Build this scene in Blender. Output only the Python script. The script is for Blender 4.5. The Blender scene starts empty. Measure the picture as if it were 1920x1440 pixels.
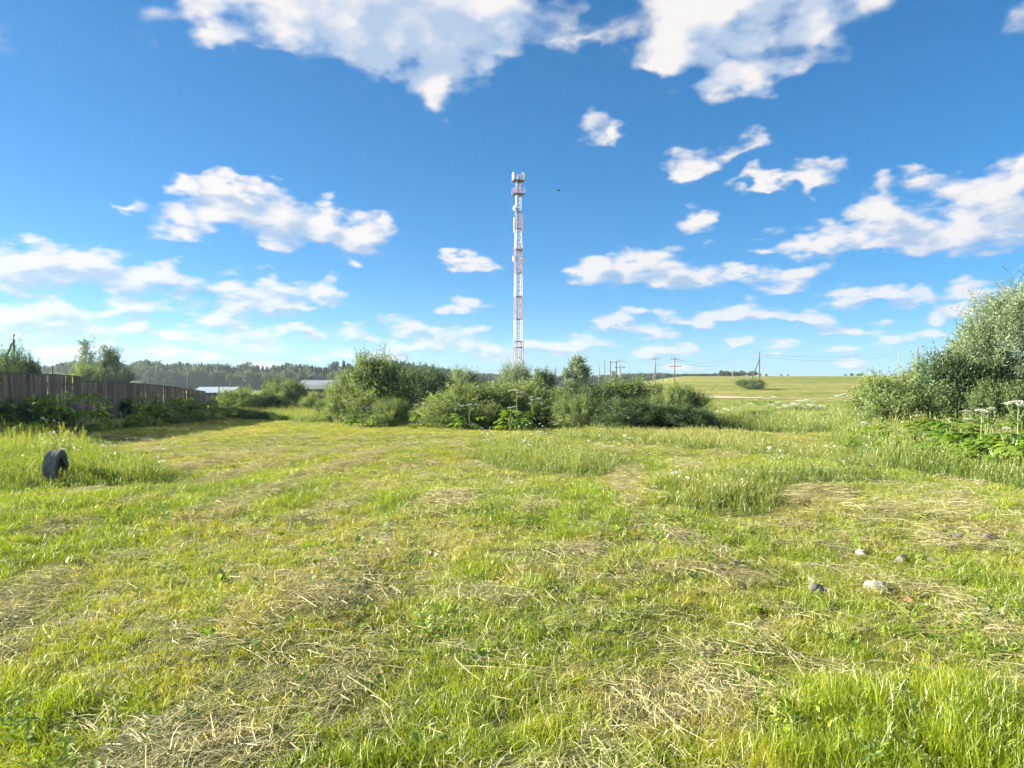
import bpy, math, random
import numpy as np
from mathutils import Vector, Matrix

sc = bpy.context.scene
COL = sc.collection
R = math.radians

# ------------------------------------------------------------------ camera
FPX, CX, HY = 1400.0, 960.0, 712.0          # focal length in photo pixels, centre column, eye-level row
EYE = 1.6
cam_d = bpy.data.cameras.new('camera')
cam = bpy.data.objects.new('camera', cam_d)
COL.objects.link(cam)
cam.location = (0, 0, EYE)
cam.rotation_euler = (R(90 - 0.33), 0, 0)
cam_d.sensor_width = 36.0
cam_d.lens = 36.0 * FPX / 1920.0
cam_d.clip_start = 0.05
cam_d.clip_end = 20000
sc.camera = cam

# ------------------------------------------------------------------ light
SUN_EL, SUN_AZ = R(19.0), R(-84.0)          # azimuth measured from +Y (view direction), negative = left
sun_dir = Vector((math.cos(SUN_EL) * math.sin(SUN_AZ), math.cos(SUN_EL) * math.cos(SUN_AZ), math.sin(SUN_EL)))
sd = bpy.data.lights.new('sun', 'SUN')
sd.energy = 5.0
sd.angle = R(0.53)
sd.color = (1.0, 0.925, 0.80)
so = bpy.data.objects.new('sun', sd)
COL.objects.link(so)
so.rotation_euler = sun_dir.to_track_quat('Z', 'Y').to_euler()
so.location = (-30, 0, 40)

sc.view_settings.view_transform = 'Standard'
sc.view_settings.look = 'None'
sc.view_settings.gamma = 1.0
sc.view_settings.exposure = 2.12
sc.view_settings.use_curve_mapping = False
sc.cycles.use_adaptive_sampling = True
sc.cycles.adaptive_threshold = 0.03
sc.cycles.adaptive_min_samples = 20
sc.cycles.max_bounces = 6
sc.cycles.diffuse_bounces = 3
sc.cycles.glossy_bounces = 2
sc.cycles.transmission_bounces = 4
sc.cycles.transparent_max_bounces = 8
sc.cycles.volume_bounces = 0

# ------------------------------------------------------------------ world: sky + cumulus
W = bpy.data.worlds.new('World')
sc.world = W
W.use_nodes = True
wt = W.node_tree
wt.nodes.clear()


def nd(t, typ, **kw):
    n = t.nodes.new(typ)
    for k, v in kw.items():
        setattr(n, k, v)
    return n


def setin(t, n, i, v):
    if isinstance(v, bpy.types.NodeSocket):
        t.links.new(v, n.inputs[i])
    elif v is not None:
        n.inputs[i].default_value = v


def M(t, op, a, b=None, c=None, clamp=False):
    n = nd(t, 'ShaderNodeMath', operation=op, use_clamp=clamp)
    for i, v in enumerate((a, b, c)):
        if v is not None:
            setin(t, n, i, v)
    return n.outputs[0]


def VM(t, op, a, b=None, c=None):
    n = nd(t, 'ShaderNodeVectorMath', operation=op)
    setin(t, n, 0, a)
    if b is not None:
        setin(t, n, 1, b)
    if c is not None:
        setin(t, n, 2, c)
    return n.outputs[1] if op in ('DOT_PRODUCT', 'LENGTH', 'DISTANCE') else n.outputs[0]


def smooth(t, v, a, b, lo=0.0, hi=1.0):
    n = nd(t, 'ShaderNodeMapRange', interpolation_type='SMOOTHSTEP', clamp=True)
    setin(t, n, 0, v)
    for i, x in enumerate((a, b, lo, hi)):
        setin(t, n, i + 1, x)
    return n.outputs[0]


# cumulus, each an ellipse in the sky: photo column, row, half width, half height, strength
CL = [
 (420,18,95,44,1),(540,22,150,60,1),(650,45,110,66,1),(760,62,110,62,1),(690,102,50,34,1),(870,80,80,50,1),(815,150,40,46,1),(905,98,50,38,1),(960,50,52,26,1),(1000,26,28,18,1),(860,0,150,40,1),(640,-20,240,60,1),
 (270,85,30,16,.8),(1090,72,60,24,.45),(1290,70,85,55,1),(1240,100,50,30,1),(1390,45,110,52,1),(1510,40,60,48,.95),(1620,16,95,28,.8),(1190,130,42,9,.8),(1420,-15,200,36,1),
 (1405,150,72,28,1),(1340,172,42,20,1),(1470,162,52,10,.8),(1130,240,36,20,.7),(1160,252,20,14,.6),(1258,195,16,8,.3),
 (1360,272,56,13,.6),(1400,270,22,16,.6),(1290,319,40,22,1),(1435,348,34,15,.9),(1545,320,46,20,.8),(1510,340,34,14,.7),(1650,344,22,17,.9),(1720,338,34,16,.7),(1790,336,85,17,.9),(1860,365,60,30,.9),(1910,345,36,34,.9),
 (1313,427,28,19,1),(1425,462,28,9,.5),(1545,455,85,18,1),(1660,425,75,30,.9),(1730,405,50,14,.6),(1700,460,130,20,1),(1830,435,110,36,1),(1900,420,60,46,1),(1800,470,130,14,.9),(2000,410,110,50,1),
 (1120,510,50,23,1),(1190,502,62,26,1),(1245,512,60,18,1),(1290,526,60,20,1),(1225,532,70,8,.6),(1390,516,34,11,.7),(1415,522,22,10,.6),(1490,512,42,18,.8),(1475,538,38,12,.8),
 (1600,560,46,15,.9),(1650,556,50,14,.8),(1720,562,50,13,.6),(1800,580,46,11,.8),(1820,548,50,18,.6),(1735,537,14,7,.5),(1900,560,60,20,.7),
 (1330,596,52,10,.9),(1385,586,42,15,.9),(1445,594,36,13,.7),(1515,602,58,11,.7),(1170,612,44,8,.6),(1140,604,24,13,.9),(1190,587,26,7,.6),(1235,592,10,8,.5),
 (1600,620,40,7,.8),(1685,629,30,7,.8),(1565,655,34,7,.9),(1600,658,26,5,.6),(1285,661,19,9,.9),(1210,668,24,7,.6),(1100,648,42,9,.8),(1035,650,24,5,.6),(1670,600,18,8,.4),(1440,668,40,5,.3),
 (350,342,25,13,.9),(430,342,50,9,.5),(480,358,46,12,.7),(525,364,30,13,.9),(410,395,58,32,1),(350,420,52,26,1),(450,385,40,24,1),(510,412,62,30,1),(590,430,62,32,1),(660,442,60,30,1),(690,470,34,18,1),(530,452,34,16,1),(725,425,14,10,.6),(615,392,14,10,.4),
 (225,386,26,8,.45),(265,352,18,8,.35),(60,480,84,22,1),(150,490,84,24,1),(40,510,100,22,.9),(150,518,120,20,.9),(200,496,30,10,.8),(300,520,62,20,1),(250,530,90,18,.9),(30,542,20,5,.7),(230,545,40,9,.8),(320,545,60,9,.6),
 (90,575,62,20,1),(30,592,60,16,1),(110,602,80,22,.8),(260,578,46,17,.9),(355,568,30,8,.8),(150,590,40,10,.7),
 (450,543,46,18,1),(520,538,50,14,1),(500,562,80,15,1),(445,582,28,12,1),(540,580,52,10,.9),(605,552,22,15,.8),(630,563,12,8,.6),(628,518,15,6,.6),
 (255,615,40,11,.9),(325,632,44,12,.9),(385,628,26,7,.7),(470,628,54,12,.9),(525,620,10,9,.7),(580,630,24,12,.7),(655,620,22,9,.9),(685,636,12,7,.6),
 (770,618,30,12,.9),(830,622,28,7,.8),(740,650,28,9,.9),(795,650,30,9,.9),(830,640,20,5,.7),(870,574,36,14,.8),(890,625,24,9,.8),(880,497,48,11,.8),(925,490,14,7,.7),(905,656,46,8,.8),(945,672,30,5,.6),
 (90,664,20,11,.8),(140,658,16,14,.7),(195,648,26,8,.6),(370,668,46,9,.7),(490,660,40,8,.6),(640,667,18,7,.8),(590,672,20,6,.5),(260,668,60,6,.4),(440,642,90,6,.5),(30,618,70,12,.6),(700,668,26,6,.5),
]
rs = random.Random(11)
for i in range(60):                          # faint low puffs towards the horizon
    CL.append((rs.uniform(-120, 2040), rs.uniform(585, 690), rs.uniform(12, 48), rs.uniform(4, 9), rs.uniform(.55, .85)))
EL = []
for (px, py, rx, ry, s) in CL:
    x, z = (px - CX) / FPX, (HY - py) / FPX
    az = math.atan2(x, 1.0)
    el = math.atan2(z, math.hypot(1.0, x))
    k = 1 + .45 * math.exp(-rx / 20)
    EL.append((az, el, k * rx / FPX * math.cos(az) ** 2, k * ry / FPX * math.cos(az), min(1, s + .1)))
for i in range(46):                         # the same fair-weather cumulus beside and above the part in view
    az = R(rs.uniform(41, 45)) * rs.choice((-1, 1))
    el = R(2 + 50 * rs.random() ** 1.6)
    if i > 18:
        az, el = R(rs.uniform(-45, 45)), R(rs.uniform(33, 85))
    w = (0.018 + 0.16 * el) * rs.uniform(.6, 1.4)
    EL.append((az, el, w * (1.3 if i < 19 else .8), w * rs.uniform(.35, .55), 1))
WAZ = math.pi / 4                            # azimuth is folded every 45 degrees, so the sky goes on all round
NB, ELA = 48, 0.06


def band_el(k):
    return ELA * (math.exp(k / (NB - 1) * math.log(1 + (math.pi / 2) / ELA)) - 1)


def field_group(ells):
    grp = bpy.data.node_groups.new('cumulus_field', 'ShaderNodeTree')
    grp.interface.new_socket('Dir', in_out='INPUT', socket_type='NodeSocketVector')
    grp.interface.new_socket('Density', in_out='OUTPUT', socket_type='NodeSocketFloat')
    gi = nd(grp, 'NodeGroupInput')
    go = nd(grp, 'NodeGroupOutput')
    d = gi.outputs[0]
    sx = nd(grp, 'ShaderNodeSeparateXYZ')
    grp.links.new(d, sx.inputs[0])
    az = M(grp, 'ARCTAN2', sx.outputs[0], sx.outputs[1])
    el = M(grp, 'ARCSINE', sx.outputs[2])
    elc = M(grp, 'MAXIMUM', el, 0.0)
    P = VM(grp, 'SCALE', d)
    setin(grp, P.node, 3, M(grp, 'DIVIDE', 1.0, M(grp, 'ADD', M(grp, 'MAXIMUM', sx.outputs[2], 0.0), 0.33)))
    n1 = nd(grp, 'ShaderNodeTexNoise')
    n1.inputs['Scale'].default_value = 9.0
    n1.inputs['Detail'].default_value = 3.0
    n1.inputs['Roughness'].default_value = 0.55
    grp.links.new(P, n1.inputs['Vector'])
    wv = VM(grp, 'SCALE', VM(grp, 'SUBTRACT', n1.outputs['Color'], (0.5, 0.5, 0.5)))
    setin(grp, wv.node, 3, M(grp, 'MULTIPLY_ADD', elc, 0.24, 0.022))
    cb = nd(grp, 'ShaderNodeCombineXYZ')
    grp.links.new(az, cb.inputs[0])
    grp.links.new(el, cb.inputs[1])
    uv = VM(grp, 'MULTIPLY', VM(grp, 'ADD', cb.outputs[0], wv), (1, 1, 0))
    us = nd(grp, 'ShaderNodeSeparateXYZ')
    grp.links.new(uv, us.inputs[0])
    fold = M(grp, 'SUBTRACT', M(grp, 'PINGPONG', M(grp, 'ADD', us.outputs[0], WAZ), 2 * WAZ), WAZ)
    u = M(grp, 'DIVIDE', fold, WAZ)
    lt = M(grp, 'MULTIPLY', M(grp, 'LOGARITHM', M(grp, 'MULTIPLY_ADD', M(grp, 'MAXIMUM', us.outputs[1], 0.0), 1 / ELA, 1.0), math.e), (NB - 1) / math.log(1 + (math.pi / 2) / ELA))
    cu = nd(grp, 'ShaderNodeCombineXYZ'); cl = nd(grp, 'ShaderNodeCombineXYZ')
    for i in range(3):
        grp.links.new(u, cu.inputs[i]); grp.links.new(lt, cl.inputs[i])
    E = np.array(ells); NU = 240
    ua = np.linspace(-1, 1, NU)
    tot = None
    for k in range(0, NB, 3):
        vc = nd(grp, 'ShaderNodeVectorCurve')
        vc.inputs[0].default_value = 1.0
        grp.links.new(cu.outputs[0], vc.inputs[1])
        for c in range(3):
            dx = (ua[:, None] * WAZ - E[None, :, 0]) / (E[None, :, 2] * 1.25)
            dy = (band_el(k + c) - E[None, :, 1]) / (E[None, :, 3] * 1.32)
            dy = np.where(dy < 0, dy * 1.4, dy * .95)          # flatter bases than tops
            q = 1 - np.sqrt((dx ** 2 + dy ** 2 + (1 - E[None, :, 4]) ** 2).min(1))
            q = np.clip(q, -1, 1)
            cv = vc.mapping.curves[c]
            cv.points[0].location = (-1, q[0]); cv.points[1].location = (1, q[-1])
            cv.points[0].handle_type = 'VECTOR'; cv.points[1].handle_type = 'VECTOR'
            for i in range(1, NU - 1):
                if q[i] > -1 or q[i - 1] > -1 or q[i + 1] > -1:
                    cv.points.new(ua[i], q[i]).handle_type = 'VECTOR'
        vc.mapping.update()
        hat = VM(grp, 'ABSOLUTE', VM(grp, 'SUBTRACT', cl.outputs[0], (k, k + 1, k + 2)))
        hat = VM(grp, 'MAXIMUM', VM(grp, 'SUBTRACT', (1, 1, 1), hat), (0, 0, 0))
        w_ = VM(grp, 'DOT_PRODUCT', hat, vc.outputs[0])
        tot = w_ if tot is None else M(grp, 'ADD', tot, w_)
    s0 = tot
    n2 = nd(grp, 'ShaderNodeTexNoise')
    n2.inputs['Scale'].default_value = 15.0
    n2.inputs['Detail'].default_value = 6.0
    n2.inputs['Roughness'].default_value = 0.56
    grp.links.new(P, n2.inputs['Vector'])
    vo = nd(grp, 'ShaderNodeTexVoronoi', feature='F1')          # billows
    vo.inputs['Scale'].default_value = 16.0
    vo.inputs['Detail'].default_value = 0.0
    vo.inputs['Roughness'].default_value = 0.5
    grp.links.new(VM(grp, 'ADD', P, VM(grp, 'MULTIPLY', n1.outputs['Color'], (.05, .05, .05))), vo.inputs['Vector'])
    dn = M(grp, 'MULTIPLY_ADD', M(grp, 'SUBTRACT', n2.outputs['Fac'], 0.5), 1.0, s0)
    dn = M(grp, 'MULTIPLY_ADD', M(grp, 'SUBTRACT', 0.45, vo.outputs['Distance']), 0.55, dn)
    grp.links.new(dn, go.inputs[0])
    return grp


sky = nd(wt, 'ShaderNodeTexSky', sky_type='NISHITA')
sky.sun_disc = False
sky.sun_elevation = SUN_EL
sky.sun_rotation = SUN_AZ
sky.air_density = 0.72
sky.dust_density = 0.1
sky.ozone_density = 8.0
sky.altitude = 0
tc = nd(wt, 'ShaderNodeTexCoord')
vdir = VM(wt, 'NORMALIZE', tc.outputs['Generated'])
s1 = nd(wt, 'ShaderNodeSeparateXYZ')
wt.links.new(vdir, s1.inputs[0])
zc = M(wt, 'MAXIMUM', s1.outputs[2], 0.0)
waz = M(wt, 'ARCTAN2', s1.outputs[0], s1.outputs[1])
wel = M(wt, 'ARCSINE', s1.outputs[2])
skc = nd(wt, 'ShaderNodeMix', data_type='RGBA', blend_type='MULTIPLY')   # the camera's cool white balance
skc.inputs[0].default_value = 1.0
gm = nd(wt, 'ShaderNodeGamma'); gm.inputs[1].default_value = 0.8
wt.links.new(sky.outputs[0], gm.inputs[0])
hs = nd(wt, 'ShaderNodeHueSaturation')
hs.inputs['Saturation'].default_value = 1.15
wt.links.new(gm.outputs[0], hs.inputs['Color'])
wt.links.new(hs.outputs[0], skc.inputs[6])
skc.inputs[7].default_value = (1.32, 1.32, 1.18, 1)
bg1 = nd(wt, 'ShaderNodeBackground'); bg1.inputs[1].default_value = 0.05
wt.links.new(skc.outputs[2], bg1.inputs[0])
sund = Vector((sun_dir.x, sun_dir.y, sun_dir.z + 0.55)).normalized()


def cloud_sky(ells):
    """the sky with its cumulus"""
    if not ells:
        return bg1.outputs[0]
    g = field_group(ells)
    ga = nd(wt, 'ShaderNodeGroup'); ga.node_tree = g
    wt.links.new(vdir, ga.inputs[0])
    off = VM(wt, 'SCALE', tuple(sund))
    setin(wt, off.node, 3, M(wt, 'MULTIPLY_ADD', zc, 0.10, 0.011))
    gb = nd(wt, 'ShaderNodeGroup'); gb.node_tree = g
    wt.links.new(VM(wt, 'NORMALIZE', VM(wt, 'ADD', vdir, off)), gb.inputs[0])
    d0, d1 = ga.outputs[0], gb.outputs[0]
    alpha = M(wt, 'MULTIPLY', smooth(wt, d0, -0.22, 0.50), smooth(wt, zc, 0.0, 0.22, 0.72, 0.97))
    # self-shadowing: more cloud on the sun's side of a point leaves it darker
    lit = M(wt, 'ADD', M(wt, 'MULTIPLY', M(wt, 'SUBTRACT', d0, d1), 0.9), M(wt, 'MULTIPLY', d1, -0.75))
    litf = smooth(wt, lit, -0.85, 0.42)
    cc = nd(wt, 'ShaderNodeMix', data_type='RGBA')
    wt.links.new(litf, cc.inputs[0])
    cc.inputs[6].default_value = CLOUD_SHADE
    cc.inputs[7].default_value = CLOUD_LIT
    b2 = nd(wt, 'ShaderNodeBackground'); b2.inputs[1].default_value = 1.0
    wt.links.new(cc.outputs[2], b2.inputs[0])
    mx = nd(wt, 'ShaderNodeMixShader')
    wt.links.new(alpha, mx.inputs[0])
    wt.links.new(bg1.outputs[0], mx.inputs[1])
    wt.links.new(b2.outputs[0], mx.inputs[2])
    return mx.outputs[0]


CLOUD_LIT = (0.222, 0.214, 0.210, 1)
CLOUD_SHADE = (0.108, 0.138, 0.185, 1)
wo = nd(wt, 'ShaderNodeOutputWorld')
wt.links.new(cloud_sky(EL), wo.inputs[0])
W.cycles.sampling_method = 'MANUAL'
W.cycles.sample_map_resolution = 512

# ------------------------------------------------------------------ helpers
rng = np.random.default_rng(5)


def _lat(n=256, seed=3):
    return np.random.default_rng(seed).random((n, n))


_L2 = _lat()
_L3 = np.random.default_rng(9).random((64, 64, 64))


def vnoise(x, y):
    x = np.asarray(x, float); y = np.asarray(y, float)
    xi = np.floor(x).astype(int); yi = np.floor(y).astype(int)
    fx = x - xi; fy = y - yi
    fx = fx * fx * (3 - 2 * fx); fy = fy * fy * (3 - 2 * fy)
    g = lambda i, j: _L2[i & 255, j & 255]
    return (g(xi, yi) * (1 - fx) + g(xi + 1, yi) * fx) * (1 - fy) + (g(xi, yi + 1) * (1 - fx) + g(xi + 1, yi + 1) * fx) * fy


def fbm(x, y, o=4):
    v = 0; a = .5
    for i in range(o):
        v = v + a * vnoise(x * 2 ** i + 17.3 * i, y * 2 ** i + 5.1 * i)
        a *= .5
    return v / (1 - .5 ** o)


def vnoise3(p):
    pi = np.floor(p).astype(int); f = p - pi
    f = f * f * (3 - 2 * f)
    out = 0
    for dx in (0, 1):
        for dy in (0, 1):
            for dz in (0, 1):
                w = (f[:, 0] if dx else 1 - f[:, 0]) * (f[:, 1] if dy else 1 - f[:, 1]) * (f[:, 2] if dz else 1 - f[:, 2])
                out = out + w * _L3[(pi[:, 0] + dx) & 63, (pi[:, 1] + dy) & 63, (pi[:, 2] + dz) & 63]
    return out


def sstep(v, a, b):
    t = np.clip((np.asarray(v, float) - a) / (b - a), 0, 1)
    return t * t * (3 - 2 * t)


def ground(x, y):
    """height of the land in metres"""
    x = np.asarray(x, float); y = np.asarray(y, float)
    d = np.maximum(y, 0.0)
    z = np.interp(d, [0, 10, 16, 25, 35, 52, 80, 120, 200, 5000], [0, 0, -.06, -.28, -.58, -1.05, -1.15, -1.25, -1.3, -1.3])
    a = x / np.maximum(d, 8.0)
    right = sstep(a, 0.10, 0.24)
    near_r = sstep(a, 0.35, 0.6)
    z = z + near_r * 0.3 * sstep(d, 14, 26) * (1 - sstep(d, 40, 90))
    z = z + right * 4.9 * sstep(d, 120, 420)
    z = z - (1 - right) * (1.8 * sstep(d, 60, 220) + 1.5 * sstep(d, 220, 480))
    near = 1 - sstep(np.hypot(x, y), 30, 60)
    z = z + near * (0.10 * (fbm(x * .35, y * .3, 2) - .5) + 0.06 * (fbm(x * 1.3 + 9, y * 1.1, 2) - .5))
    return z


def gz(x, y):
    return float(ground(np.array([x]), np.array([y]))[0])


def at(px, d):
    return (px - CX) / FPX * d


def zrow(py, d):
    return EYE + (HY - py) / FPX * d


_DS = np.concatenate([np.linspace(2, 60, 1200), np.linspace(60.2, 500, 1500)])


def on_ground(px, py):
    """the point of the land that this photo pixel shows"""
    x = (px - CX) / FPX * _DS
    below = zrow(py, _DS) < ground(x, _DS)
    i = int(np.argmax(below)) if below.any() else len(_DS) - 1
    return x[i], _DS[i]


def make_mesh(name, v, f, mats=(), attrs=None, smooth_shade=False, mat_idx=None):
    """v (n,3), f (m,3) or (m,4) int arrays"""
    me = bpy.data.meshes.new(name)
    v = np.asarray(v, np.float32); f = np.asarray(f, np.int32)
    me.vertices.add(len(v))
    me.vertices.foreach_set('co', v.ravel())
    if len(f):
        k = f.shape[1]
        me.loops.add(f.size)
        me.loops.foreach_set('vertex_index', f.ravel())
        me.polygons.add(len(f))
        me.polygons.foreach_set('loop_start', np.arange(0, f.size, k, dtype=np.int32))
        if smooth_shade:
            me.polygons.foreach_set('use_smooth', np.ones(len(f), bool))
        if mat_idx is not None:
            me.polygons.foreach_set('material_index', np.asarray(mat_idx, np.int32))
    for k_, a_ in (attrs or {}).items():
        a_ = np.asarray(a_)
        if a_.ndim == 2:
            at_ = me.attributes.new(k_, 'FLOAT_VECTOR', 'POINT'); at_.data.foreach_set('vector', a_.astype(np.float32).ravel())
        elif a_.dtype.kind == 'i':
            at_ = me.attributes.new(k_, 'INT', 'POINT'); at_.data.foreach_set('value', a_.astype(np.int32))
        else:
            at_ = me.attributes.new(k_, 'FLOAT', 'POINT'); at_.data.foreach_set('value', a_.astype(np.float32))
    me.update(calc_edges=True)
    me.validate()
    for m in (mats if isinstance(mats, (list, tuple)) else [mats]):
        me.materials.append(m)
    return me


class MB:
    """collects boxes and tubes into one mesh (quads only)"""
    def __init__(s):
        s.v = []; s.f = []; s.n = 0

    def add(s, v, f):
        s.v.append(np.asarray(v, float)); s.f.append(np.asarray(f, int) + s.n); s.n += len(v)

    def box(s, c, size, mat=None):
        x, y, z = [q / 2 for q in size]
        v = np.array([(-x, -y, -z), (x, -y, -z), (x, y, -z), (-x, y, -z), (-x, -y, z), (x, -y, z), (x, y, z), (-x, y, z)])
        if mat is not None:
            v = v @ np.array(mat.to_3x3()).T
        s.add(v + np.array(c), [(0, 3, 2, 1), (4, 5, 6, 7), (0, 1, 5, 4), (1, 2, 6, 5), (2, 3, 7, 6), (3, 0, 4, 7)])
        return s

    def tube(s, pts, rad, sides=6):
        pts = np.asarray(pts, float)
        rad = np.broadcast_to(np.asarray(rad, float), (len(pts),))
        t = np.gradient(pts, axis=0)
        t /= np.linalg.norm(t, axis=1, keepdims=True) + 1e-9
        ref = np.array([0, 0, 1.0]) if abs(t[0][2]) < .9 else np.array([1.0, 0, 0])
        n = len(pts); vs = []
        for i in range(n):
            u = np.cross(t[i], ref); u /= np.linalg.norm(u) + 1e-9
            w = np.cross(u, t[i])
            for k in range(sides):
                a = 2 * math.pi * k / sides
                vs.append(pts[i] + rad[i] * (u * math.cos(a) + w * math.sin(a)))
        fs = []
        for i in range(n - 1):
            for k in range(sides):
                a = i * sides + k; b = i * sides + (k + 1) % sides
                fs.append((a, b, b + sides, a + sides))
        vs.append(pts[0]); vs.append(pts[-1])
        c0, c1 = n * sides, n * sides + 1
        for k in range(0, sides, 1):
            fs.append((c0, (k + 1) % sides, k, c0)); fs.append((c1, (n - 1) * sides + k, (n - 1) * sides + (k + 1) % sides, c1))
        fs = [q for q in fs]
        s.add(vs, fs)
        return s

    def bar(s, a, b, r, sides=4):
        return s.tube([a, b], [r, r], sides)

    def lathe(s, prof, seg=24, axis='z', c=(0, 0, 0), closed=False):
        prof = np.asarray(prof, float); n = len(prof); vs = []
        for i in range(seg):
            a = 2 * math.pi * i / seg
            for r, h in prof:
                p = (r * math.cos(a), r * math.sin(a), h)
                if axis == 'x':
                    p = (p[2], p[0], p[1])
                vs.append(np.array(p) + np.array(c))
        fs = []
        for i in range(seg):
            j = (i + 1) % seg
            for k in range(n if closed else n - 1):
                k2 = (k + 1) % n
                fs.append((i * n + k, j * n + k, j * n + k2, i * n + k2))
        s.add(vs, fs)
        return s

    def mesh(s, name, mat, sm=False, attrs=None):
        v = np.concatenate(s.v); f = np.concatenate(s.f)
        me = bpy.data.meshes.new(name)
        me.from_pydata([tuple(q) for q in v], [], [tuple(dict.fromkeys(q)) for q in f.tolist()])
        if sm:
            me.polygons.foreach_set('use_smooth', np.ones(len(me.polygons), bool))
        me.materials.append(mat)
        me.update()
        return me


def link(name, me, parent=None, loc=(0, 0, 0), rot=(0, 0, 0), scl=(1, 1, 1)):
    o = bpy.data.objects.new(name, me)
    COL.objects.link(o)
    o.location = loc; o.rotation_euler = rot; o.scale = scl
    if parent is not None:
        o.parent = parent
    return o


def tag(o, label=None, cat=None, group=None, kind=None):
    for k, v in (('label', label), ('category', cat), ('group', group), ('kind', kind)):
        if v:
            o[k] = v
    return o


def thing(name, label, cat, loc=(0, 0, 0), rz=0, group=None, scl=(1, 1, 1)):
    return tag(link(name, None, None, loc, (0, 0, rz), scl), label, cat, group)


# ------------------------------------------------------------------ materials
def new_mat(name):
    m = bpy.data.materials.new(name)
    m.use_nodes = True
    m.node_tree.nodes.clear()
    return m, m.node_tree


def ramp(t, fac, stops):
    n = nd(t, 'ShaderNodeValToRGB')
    e = n.color_ramp.elements
    while len(e) < len(stops):
        e.new(0.5)
    for q, (p, c) in zip(e, stops):
        q.position = p; q.color = (*c, 1)
    setin(t, n, 0, fac)
    return n.outputs[0]


def plain(name, stops, scale=6.0, rough=0.8, detail=5.0, bump=0.2, spec=0.3, stretch=(1, 1, 1), objrand=0.0):
    m, t = new_mat(name)
    tcn = nd(t, 'ShaderNodeTexCoord')
    mp = nd(t, 'ShaderNodeMapping'); mp.inputs['Scale'].default_value = stretch
    t.links.new(tcn.outputs['Object'], mp.inputs[0])
    n = nd(t, 'ShaderNodeTexNoise')
    n.inputs['Scale'].default_value = scale; n.inputs['Detail'].default_value = detail
    t.links.new(mp.outputs[0], n.inputs['Vector'])
    fac = n.outputs['Fac']
    if objrand:
        oi = nd(t, 'ShaderNodeObjectInfo')
        fac = M(t, 'ADD', fac, M(t, 'MULTIPLY', M(t, 'SUBTRACT', oi.outputs['Random'], .5), objrand))
    col = ramp(t, fac, stops)
    b = nd(t, 'ShaderNodeBsdfPrincipled')
    t.links.new(col, b.inputs['Base Color'])
    b.inputs['Roughness'].default_value = rough
    b.inputs['Specular IOR Level'].default_value = spec
    if bump:
        bp = nd(t, 'ShaderNodeBump'); bp.inputs['Strength'].default_value = bump; bp.inputs['Distance'].default_value = 0.02
        t.links.new(n.outputs['Fac'], bp.inputs['Height'])
        t.links.new(bp.outputs[0], b.inputs['Normal'])
    o = nd(t, 'ShaderNodeOutputMaterial')
    t.links.new(b.outputs[0], o.inputs[0])
    return m


def leaf_mat(name, stops, trans=0.4, gloss=0.06, inst=False, objrand=0.25, tcol=(1.25, 1.2, .5), rough=.45):
    """two-sided leaf: diffuse + transmitted light + a little sheen; stops run over the tint attribute"""
    m, t = new_mat(name)
    a1 = nd(t, 'ShaderNodeAttribute'); a1.attribute_name = 'tint'
    fac = a1.outputs['Fac']
    if inst:
        a2 = nd(t, 'ShaderNodeAttribute'); a2.attribute_name = 'itint'; a2.attribute_type = 'INSTANCER'
        fac = M(t, 'ADD', fac, a2.outputs['Fac'])
    elif objrand:
        oi = nd(t, 'ShaderNodeObjectInfo')
        fac = M(t, 'ADD', fac, M(t, 'MULTIPLY', M(t, 'SUBTRACT', oi.outputs['Random'], .5), objrand))
    col = ramp(t, fac, stops)
    df = nd(t, 'ShaderNodeBsdfDiffuse'); t.links.new(col, df.inputs[0])
    tr = nd(t, 'ShaderNodeBsdfTranslucent')
    mc = nd(t, 'ShaderNodeMix', data_type='RGBA', blend_type='MULTIPLY'); mc.inputs[0].default_value = 1
    t.links.new(col, mc.inputs[6]); mc.inputs[7].default_value = (*tcol, 1)
    t.links.new(mc.outputs[2], tr.inputs[0])
    mx = nd(t, 'ShaderNodeMixShader'); mx.inputs[0].default_value = trans
    t.links.new(df.outputs[0], mx.inputs[1]); t.links.new(tr.outputs[0], mx.inputs[2])
    gl = nd(t, 'ShaderNodeBsdfGlossy'); gl.inputs['Roughness'].default_value = rough
    gl.inputs[0].default_value = (1, 1, .95, 1)
    m2 = nd(t, 'ShaderNodeMixShader'); m2.inputs[0].default_value = gloss
    t.links.new(mx.outputs[0], m2.inputs[1]); t.links.new(gl.outputs[0], m2.inputs[2])
    o = nd(t, 'ShaderNodeOutputMaterial')
    t.links.new(m2.outputs[0], o.inputs[0])
    return m


MAT = {}
MAT['grass'] = leaf_mat('grass_blade', [(0.0, (.08, .13, .006)), (.35, (.2, .29, .008)), (.6, (.31, .36, .018)), (.8, (.4, .34, .08)), (1, (.48, .4, .18))], .42, .05, inst=True, tcol=(1.3, 1.2, .45))
MAT['tall'] = leaf_mat('tall_grass_blade', [(0, (.07, .14, .012)), (.4, (.16, .23, .02)), (.7, (.28, .29, .06)), (1, (.42, .37, .18))], .45, .05, inst=True)
MAT['hay'] = leaf_mat('dry_stalk', [(0, (.18, .16, .055)), (.3, (.36, .325, .125)), (.65, (.5, .455, .21)), (1, (.66, .6, .38))], .2, .06, inst=True, tcol=(1, 1, .8))
MAT['weed'] = leaf_mat('broad_weed_leaf', [(0, (.10, .18, .014)), (.5, (.2, .3, .02)), (1, (.32, .38, .03))], .4, .07, inst=True)
MAT['petal'] = leaf_mat('white_petal', [(0, (.6, .62, .5)), (1, (.8, .8, .74))], .3, .02, inst=True, tcol=(1, 1, 1))
MAT['willow'] = leaf_mat('willow_leaf', [(0, (.065, .115, .04)), (.4, (.14, .21, .065)), (.75, (.23, .30, .11)), (1, (.33, .385, .18))], .42, .03, objrand=.3, tcol=(1.2, 1.15, .5))
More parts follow.
